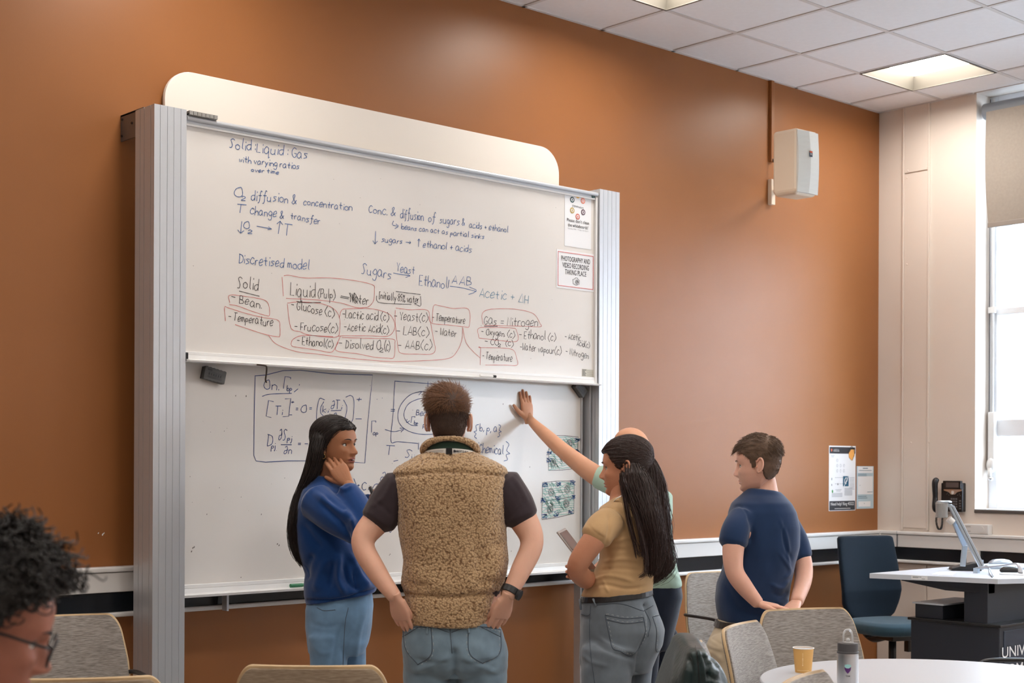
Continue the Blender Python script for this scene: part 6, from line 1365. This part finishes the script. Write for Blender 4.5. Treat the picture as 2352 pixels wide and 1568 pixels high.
# ---------------------------------------------------------------- office chair
oc_c = np.array([7.93, -.60, 0]); of = thing('office_chair', oc_c, 'dark blue upholstered office swivel chair without arms in the corner', 'chair')
M_of = cloth('dark_teal_wool', (9, 26, 40), b=.3, sc=500, sh=.08); M_of2 = cloth('teal_wool_seat', (44, 68, 80), b=.3, sc=500, sh=.2)
fO = unit(RIGHT * .42 - FWD * .91); sO = np.cross(fO, UP)
so = at(2050, 1432, d=9.02); sz = .485
mb = MB(); cS = np.array([so[0], so[1], 0]); P_ = []
def sect(w, dpt, z, sh_=0., e=3.0): return ring(cS + fO * sh_ + UP * z, w, dpt, sO, fO, e, 40)
mb.loft([sect(.20, .19, sz - .055), sect(.255, .235, sz - .045), sect(.268, .25, sz - .02), sect(.262, .245, sz + .012), sect(.235, .22, sz + .030), sect(.15, .14, sz + .036)]); m = fuse(mb, .008, 5); link('seat', m, M_of2, of, True)
mb = MB(); rr_ = []
bk0 = cS - fO * .235
for z, w, y in ((sz + .0, .13, -.0), (sz + .05, .19, -.005), (sz + .12, .222, -.008), (sz + .2, .235, .0), (sz + .35, .232, -.03), (sz + .50, .222, -.06), (sz + .535, .218, -.066), (sz + .545, .20, -.068)): rr_.append(ring(bk0 + fO * y + UP * z, w, .032, sO, fO, 3.6, 36))
mb.loft(rr_); m = fuse(mb, .009, 3); V_, N_ = vn(m); rel = (V_ - bk0) @ sO; V_ = V_ + fO * ((rel / .23) ** 2 * .035)[:, None]; setv(m, V_); link('backrest', m, M_of, of, True)
MB().tube([cS + UP * .1, cS + UP * (sz - .05)], .024, 16).build('gas_column', M_black, of, smooth=True)
MB().tube([cS + UP * .07, cS + UP * .22], .032, 16).build('column_sleeve', M_black, of, smooth=True)
MB().obox(cS + UP * (sz - .07), sO * .09, fO * .11, UP * .02).build('mechanism', M_black, of, bevel=.004)
MB().tube(smooth_pts([cS + UP * (sz - .06) - fO * .05, cS - fO * .20 + UP * (sz - .09), cS - fO * .29 + UP * (sz - .02), cS - fO * .285 + UP * (sz + .16)]), .02, 10, flat=2.).build('back_bracket', M_black, of, smooth=True)
MB().tube([cS + sO * .1 + UP * (sz - .06), cS + sO * .21 + UP * (sz - .065)], .006, 8).build('lever', M_black, of, smooth=True)
mb = MB(); mb.box((-.02, -.012, -.12), (.02, .012, 0)); 
MB().obox(cS - sO * .12 + fO * .0 + UP * (sz - .12), sO * .012, fO * .02, UP * .055).build('height_knob', M_black, of, bevel=.003)
for i in range(5):
    a = i * 2*pi/5 + .3; dv = np.array([math.cos(a), math.sin(a), 0]); lg = MB().tube([cS + UP * .10, cS + dv * .28 + UP * .075], [.024, .014], 10).build('base_leg', M_black, of, smooth=True)
    w_ = MB().tube([cS + dv * .28 + UP * .03 - np.cross(dv, UP) * .02, cS + dv * .28 + UP * .03 + np.cross(dv, UP) * .02], .03, 16).build('castor', M_black, lg)
# ---------------------------------------------------------------- teaching desk
dk = thing('teaching_desk', (6.95, -1.7, 0), 'height-adjustable teaching desk with light grey top on a dark cabinet with white lettering', 'desk')
zt = .923; M_top = mat('grey_laminate_top', lin(200, 204, 212), .35); M_dark = mat('charcoal_cabinet', lin(36, 40, 50), .45, bump=.02, scale=200)
top = [(6.397, -1.377), (6.567, -2.003), (6.72, -2.075), (7.75, -2.075), (7.75, -1.377)]
MB().prism([(x, y, zt - .026) for x, y in top], (0, 0, .026)).build('desktop', M_top, dk, bevel=.0015)
lbx = at(2146, 1331, d=7.32); e0, e1 = np.array([6.397, -1.377, 0]), np.array([6.567, -2.003, 0]); ev = unit(e1 - e0); en = np.cross(ev, UP); en = en if en @ (CAM - e0) > 0 else -en
q = e0 + ev * .26 + UP * (zt - .012); sk_ = MB().obox(q + en * .0006, ev * .042, en * .0004, UP * .0095).build('asset_label', M_paper, dk)
mb = MB(); mb.obox(q + en * .0012 - ev * .012 + UP * .004, ev * .022, en * .0003, UP * .0011); mb.obox(q + en * .0012 - ev * .020, ev * .014, en * .0003, UP * .0009); mb.obox(q + en * .0012 + ev * .02 - UP * .005, ev * .008, en * .0003, UP * .0008); mb.build('label_print', M_ink, sk_)
mb = MB(); mb.prism([(6.50, -1.5, zt - .027), (6.50, -1.5, zt - .035), (6.56, -1.72, zt - .075), (6.61, -1.80, zt - .08), (6.61, -1.93, zt - .08), (6.61, -1.93, zt - .027)], (.06, 0, 0)); mb.build('support_arm', M_dark, dk)
MB().box((6.60, -1.93, .64), (7.6, -1.80, zt - .027)).build('lift_column', M_dark, dk, bevel=.003)
MB().box((6.59, -2.0, .0), (7.68, -1.50, .685)).build('cabinet', M_dark, dk, bevel=.006)
MB().box((6.575, -2.015, .680), (7.69, -1.49, .694)).build('cabinet_lip', M_black, dk, bevel=.003)
MB().box((6.60, -1.68, .694), (7.0, -1.52, .765)).build('equipment_box', M_dark, dk, bevel=.003)
MB().box((6.59, -1.69, .765), (7.01, -1.51, .773)).build('equipment_shelf', M_top, dk)
MB().box((6.63, -2.004, .03), (7.64, -2.0, .66)).build('front_panel', mat('front_blue', lin(36, 46, 62), .4), dk, bevel=.002)
mb = MB(); fq = lambda px, py: at(px, py, y=-2.0055)
u0 = fq(2302, 1512); 
put_text(mb, 'UNIVERSITY OF', fq(2302, 1499) + np.array([.34, 0, 0]), np.array([1., 0, 0]), UP, .054, .68, .012)
put_text(mb, 'BIRMINGHAM', fq(2302, 1540) + np.array([.30, 0, -.0]), np.array([1., 0, 0]), UP, .054, .60, .012)
mb.build('lettering', M_white, dk)
# document camera
dc = thing('document_camera', at(2220, 1318, z=zt), 'silver document camera with a long slanting arm on the teaching desk', 'document camera')
M_sil = mat('silver_blue', lin(186, 200, 214), .3, metal=.5); dq = 7.22
c0 = at(2222, 1310, z=zt + .002); ua = unit(at(2255, 1318, z=zt) - at(2186, 1317, z=zt)); ua[2] = 0; ub_ = np.cross(UP, ua)
MB().prism([c0 - ua * .085 + UP * .0, c0 + ua * .075, c0 + ua * .075 + UP * .045, c0 + ua * .03 + UP * .04, c0 - ua * .08 + UP * .012], ub_ * .10).build('base', M_black, dc, bevel=.004)
MB().obox(c0 + ua * .068 + UP * .032 - ub_ * .002, ua * .014, ub_ * .003, UP * .026).build('base_bracket', M_sil, dc, bevel=.001)
P0, P1, P2 = at(2254, 1299, dq), at(2185, 1163, dq), at(2160, 1152, dq)
def bar(a, b_, w, th, nm, m, par):
    a, b_ = np.array(a), np.array(b_); d_ = unit(b_ - a); s_ = unit(np.cross(d_, FWD)); return MB().obox((a + b_) / 2, (b_ - a) / 2, s_ * w / 2, np.cross(d_, s_) * th / 2).build(nm, m, par, bevel=.002)
bar(P0, P1, .026, .022, 'long_arm', M_sil, dc)
a_, b_ = np.array(P0), np.array(P1); g_ = bar(a_ - FWD * .0115, b_ - FWD * .0115, .003, .002, 'arm_groove', M_aludark, dc)
Q0, Q1, Q2 = at(2211, 1300, dq + .07), at(2216, 1252, dq + .06), at(2192, 1197, dq + .03)
bar(Q0, Q1, .026, .014, 'post', M_sil, dc); bar(Q1, Q2, .028, .016, 'upper_post', M_sil, dc)
mb = MB(); hc = at(2163, 1172, dq); mb.loft([ring(hc + UP * z, r_, r_ * 1.0, RIGHT, FWD, 2.4, 28) for z, r_ in ((-.036, .024), (-.034, .028), (.036, .030), (.042, .027))]); mb.build('camera_head', mat('head_grey', lin(150, 148, 146), .4), dc)
mb = MB(); mb.loft([ring(hc + UP * z + RIGHT * .012, r_ * 1.25, r_, RIGHT, FWD, 2.2, 28) for z, r_ in ((.040, .030), (.046, .030), (.050, .022))]); mb.build('head_cap', M_sil, dc)
bar(P1 + RIGHT * .004, at(2158, 1153, dq), .016, .022, 'head_arm', M_sil, dc)
mb = MB(); lc = at(2184, 1196, dq); mb.tube([lc + UP * .012 - RIGHT * .012, lc - UP * .008 + RIGHT * .010], .018, 16); mb.build('lamp', M_white, dc)
mb = MB(); mb.tube(smooth_pts([c0 + ua * .07 + UP * .02, c0 + ua * .10 + UP * .026 - ub_ * .02, at(2272, 1316, z=zt + .008), at(2279, 1325, z=zt + .004)]), .0025, 6); mb.build('cable', M_black, dc, smooth=True)
mb = MB(); mb.tube(smooth_pts([at(2256, 1300, z=zt + .03), at(2270, 1302, z=zt + .028), at(2276, 1312, z=zt + .01), at(2282, 1323, z=zt + .004)]), .0022, 6); mb.build('cable', M_sil, dc, smooth=True)
def flat_thing(name, quad, z, th, m, lab, cat):
    Q = [at(x, y, z=z) for x, y in quad]; o = MB().prism(Q, (0, 0, th)).build(name, m); return tag(o, lab, cat)
flat_thing('paper_sheet', [(2140, 1319), (2158, 1313), (2196, 1314), (2188, 1321)], zt + .0005, .0008, M_paper, 'blank white sheet of paper lying on the desk left of the document camera', 'paper')
flat_thing('keyboard', [(2258, 1306), (2270, 1300), (2352, 1301), (2352, 1308)], zt + .0005, .012, M_sil, 'thin silver keyboard lying on the desk behind the mouse', 'keyboard')
flat_thing('notepad', [(2295, 1319), (2305, 1316), (2352, 1317), (2352, 1321)], zt + .0005, .004, M_paper, 'small white notepad on the desk in front of the black mouse', 'notepad')
for (px, py, m_, lab) in ((2320, 1313, M_black, 'black computer mouse near the front of the teaching desk'), (2298, 1296, M_sil, 'silver computer mouse at the back of the teaching desk')):
    c = at(px, py, z=zt + .002); big = 1.0 if m_ is M_black else 1.25
    mo = MB().loft([ring(c + UP * z, .055 * big * k_, .032 * big * k_, RIGHT, FWD, 2.3, 28) for z, k_ in ((0, .9), (.006, 1), (.016, .92), (.026, .68), (.031, .3))]).build('computer_mouse', m_, smooth=True); tag(mo, lab, 'mouse')
    MB().obox(c + UP * .026 + RIGHT * .02, RIGHT * .01, FWD * .003, UP * .004).build('scroll_wheel', M_aludark, mo)
st = thing('metal_stand', at(2345, 1318, z=zt), 'bent grey metal bracket standing on the teaching desk at the right edge', 'stand')
mb = MB(); P = [at(2243, 1304, 7.5), at(2300, 1299, 7.35), at(2332, 1294, 7.2), at(2342, 1300, 7.15), at(2344, 1316, 7.12)]; mb.tube(smooth_pts(P, 5), .012, 8, flat=.35); mb.build('bent_bar', mat('bar_grey', lin(178, 180, 188), .35, metal=.4), st, smooth=True)
MB().box((at(2243, 1304, 7.5)[0] - .012, at(2243, 1304, 7.5)[1] - .012, zt), (at(2243, 1304, 7.5)[0] + .012, at(2243, 1304, 7.5)[1] + .012, at(2243, 1304, 7.5)[2])).build('foot', M_sil, st)
kp = MB(); k0 = at(2186, 1306, z=zt + .003)
for dx, dy in ((0, 0), (.02, .01), (-.02, .012), (.04, -.004)): kp.tube([k0 + RIGHT * dx + FWD * dy, k0 + RIGHT * (dx + .022) + FWD * (dy + .01) + UP * .003], .004, 6)
tag(kp.build('key_bunch', M_steel), 'small bunch of keys at the back of the desk beside the document camera base', 'keys')
# ---------------------------------------------------------------- wall phone and white box
ph = thing('wall_phone', (XR, -.565, 1.29), 'black desk telephone mounted on the cream wall with a coiled cord', 'telephone')
X_ = np.array([1., 0, 0]); py0, py1 = -.535, -.672; ux = np.array([0, -1., 0]); nP = np.array([-1., 0, 0])
MB().box((XR - .045, -.672, 1.182), (XR, -.515, 1.372)).build('base', M_black, ph, bevel=.006)
scr = MB().box((XR - .058, -.668, 1.330), (XR - .035, -.535, 1.386)).build('display_housing', M_black, ph, bevel=.004)
MB().box((XR - .0595, -.652, 1.342), (XR - .058, -.560, 1.376)).build('screen', mat('lcd', lin(92, 82, 80), .3), scr)
mb = MB(); mb.prism([(XR - .048, y, z) for y, z in ((-.537, 1.330), (-.668, 1.330), (-.668, 1.320), (-.635, 1.312), (-.618, 1.296), (-.590, 1.296), (-.572, 1.312), (-.537, 1.322))], (.004, 0, 0)); sv = mb.build('silver_trim', M_steel, ph)
mb = MB(); mb.tube([(XR - .050, -.603, 1.310), (XR - .0475, -.603, 1.310)], .011, 20); mb.build('navigation_ring', M_white, sv)
kb = MB()
for r_ in range(4):
    for c_ in range(3): kb.box((XR - .0475, -.588 - c_ * .017 - .012, 1.262 - r_ * .017), (XR - .044, -.588 - c_ * .017, 1.272 - r_ * .017))
for z in (1.2, 1.217, 1.234, 1.251): kb.box((XR - .0475, -.662, z), (XR - .044, -.650, z + .008))
for y, z in ((-.557, 1.296), (-.565, 1.304), (-.572, 1.290), (-.635, 1.29), (-.648, 1.298), (-.655, 1.286)): kb.box((XR - .0475, y - .005, z), (XR - .044, y, z + .005))
kb.build('keypad', mat('key_grey', lin(110, 108, 110), .5), ph)
P = [(XR - .055, -.496, 1.182), (XR - .078, -.492, 1.21), (XR - .07, -.488, 1.28), (XR - .078, -.490, 1.37), (XR - .06, -.496, 1.396)]
mb = MB(); mb.tube(smooth_pts(P, 5), np.interp(np.linspace(0, 1, 21), [0, .15, .5, .85, 1], [.016, .021, .017, .021, .016]), 14); mb.build('handset', M_black, ph, smooth=True)
t_ = np.linspace(0, 1, 260); pth = smooth_pts([(XR - .05, -.492, 1.18), (XR - .04, -.478, 1.12), (XR - .035, -.487, 1.072), (XR - .035, -.503, 1.062), (XR - .035, -.515, 1.08), (XR - .03, -.517, 1.13), (XR - .03, -.512, 1.185)], 8); u = t_ * (len(pth) - 1); ctr = np.array([[np.interp(v, range(len(pth)), pth[:, a]) for a in range(3)] for v in u])
hel = ctr + np.stack([np.cos(t_ * 2*pi*34) * .006, np.sin(t_ * 2*pi*34) * .006, 0 * t_], 1); mb = MB(); mb.tube(hel, .0028, 5); mb.build('coiled_cord', M_black, ph, smooth=True)
mb = MB(); mb.tube(smooth_pts([(XR - .004, -.585, 1.182), (XR - .008, -.580, 1.12), (XR - .008, -.592, 1.08), (XR - .006, -.603, 1.045)]), .0025, 6); mb.build('line_cable', M_black, ph, smooth=True)
wbx = thing('wall_box', (XR, -.77, 1.041), 'small white twin control box standing on the dado rail under the window', 'box')
MB().box((XR - .058, -.862, 1.0415), (XR, -.68, 1.105)).build('housing', M_white, wbx, bevel=.004)
mb = MB(); mb.box((XR - .0592, -.74, 1.055), (XR - .058, -.705, 1.063)); mb.box((XR - .0592, -.74, 1.085), (XR - .058, -.705, 1.093)); mb.build('marking', mat('faint_grey', lin(196, 194, 192), .5), wbx)
mb = MB(); mb.tube([(XR - .0605, -.815, 1.073), (XR - .058, -.815, 1.073)], .020, 24); mb.build('dial', M_white, wbx)
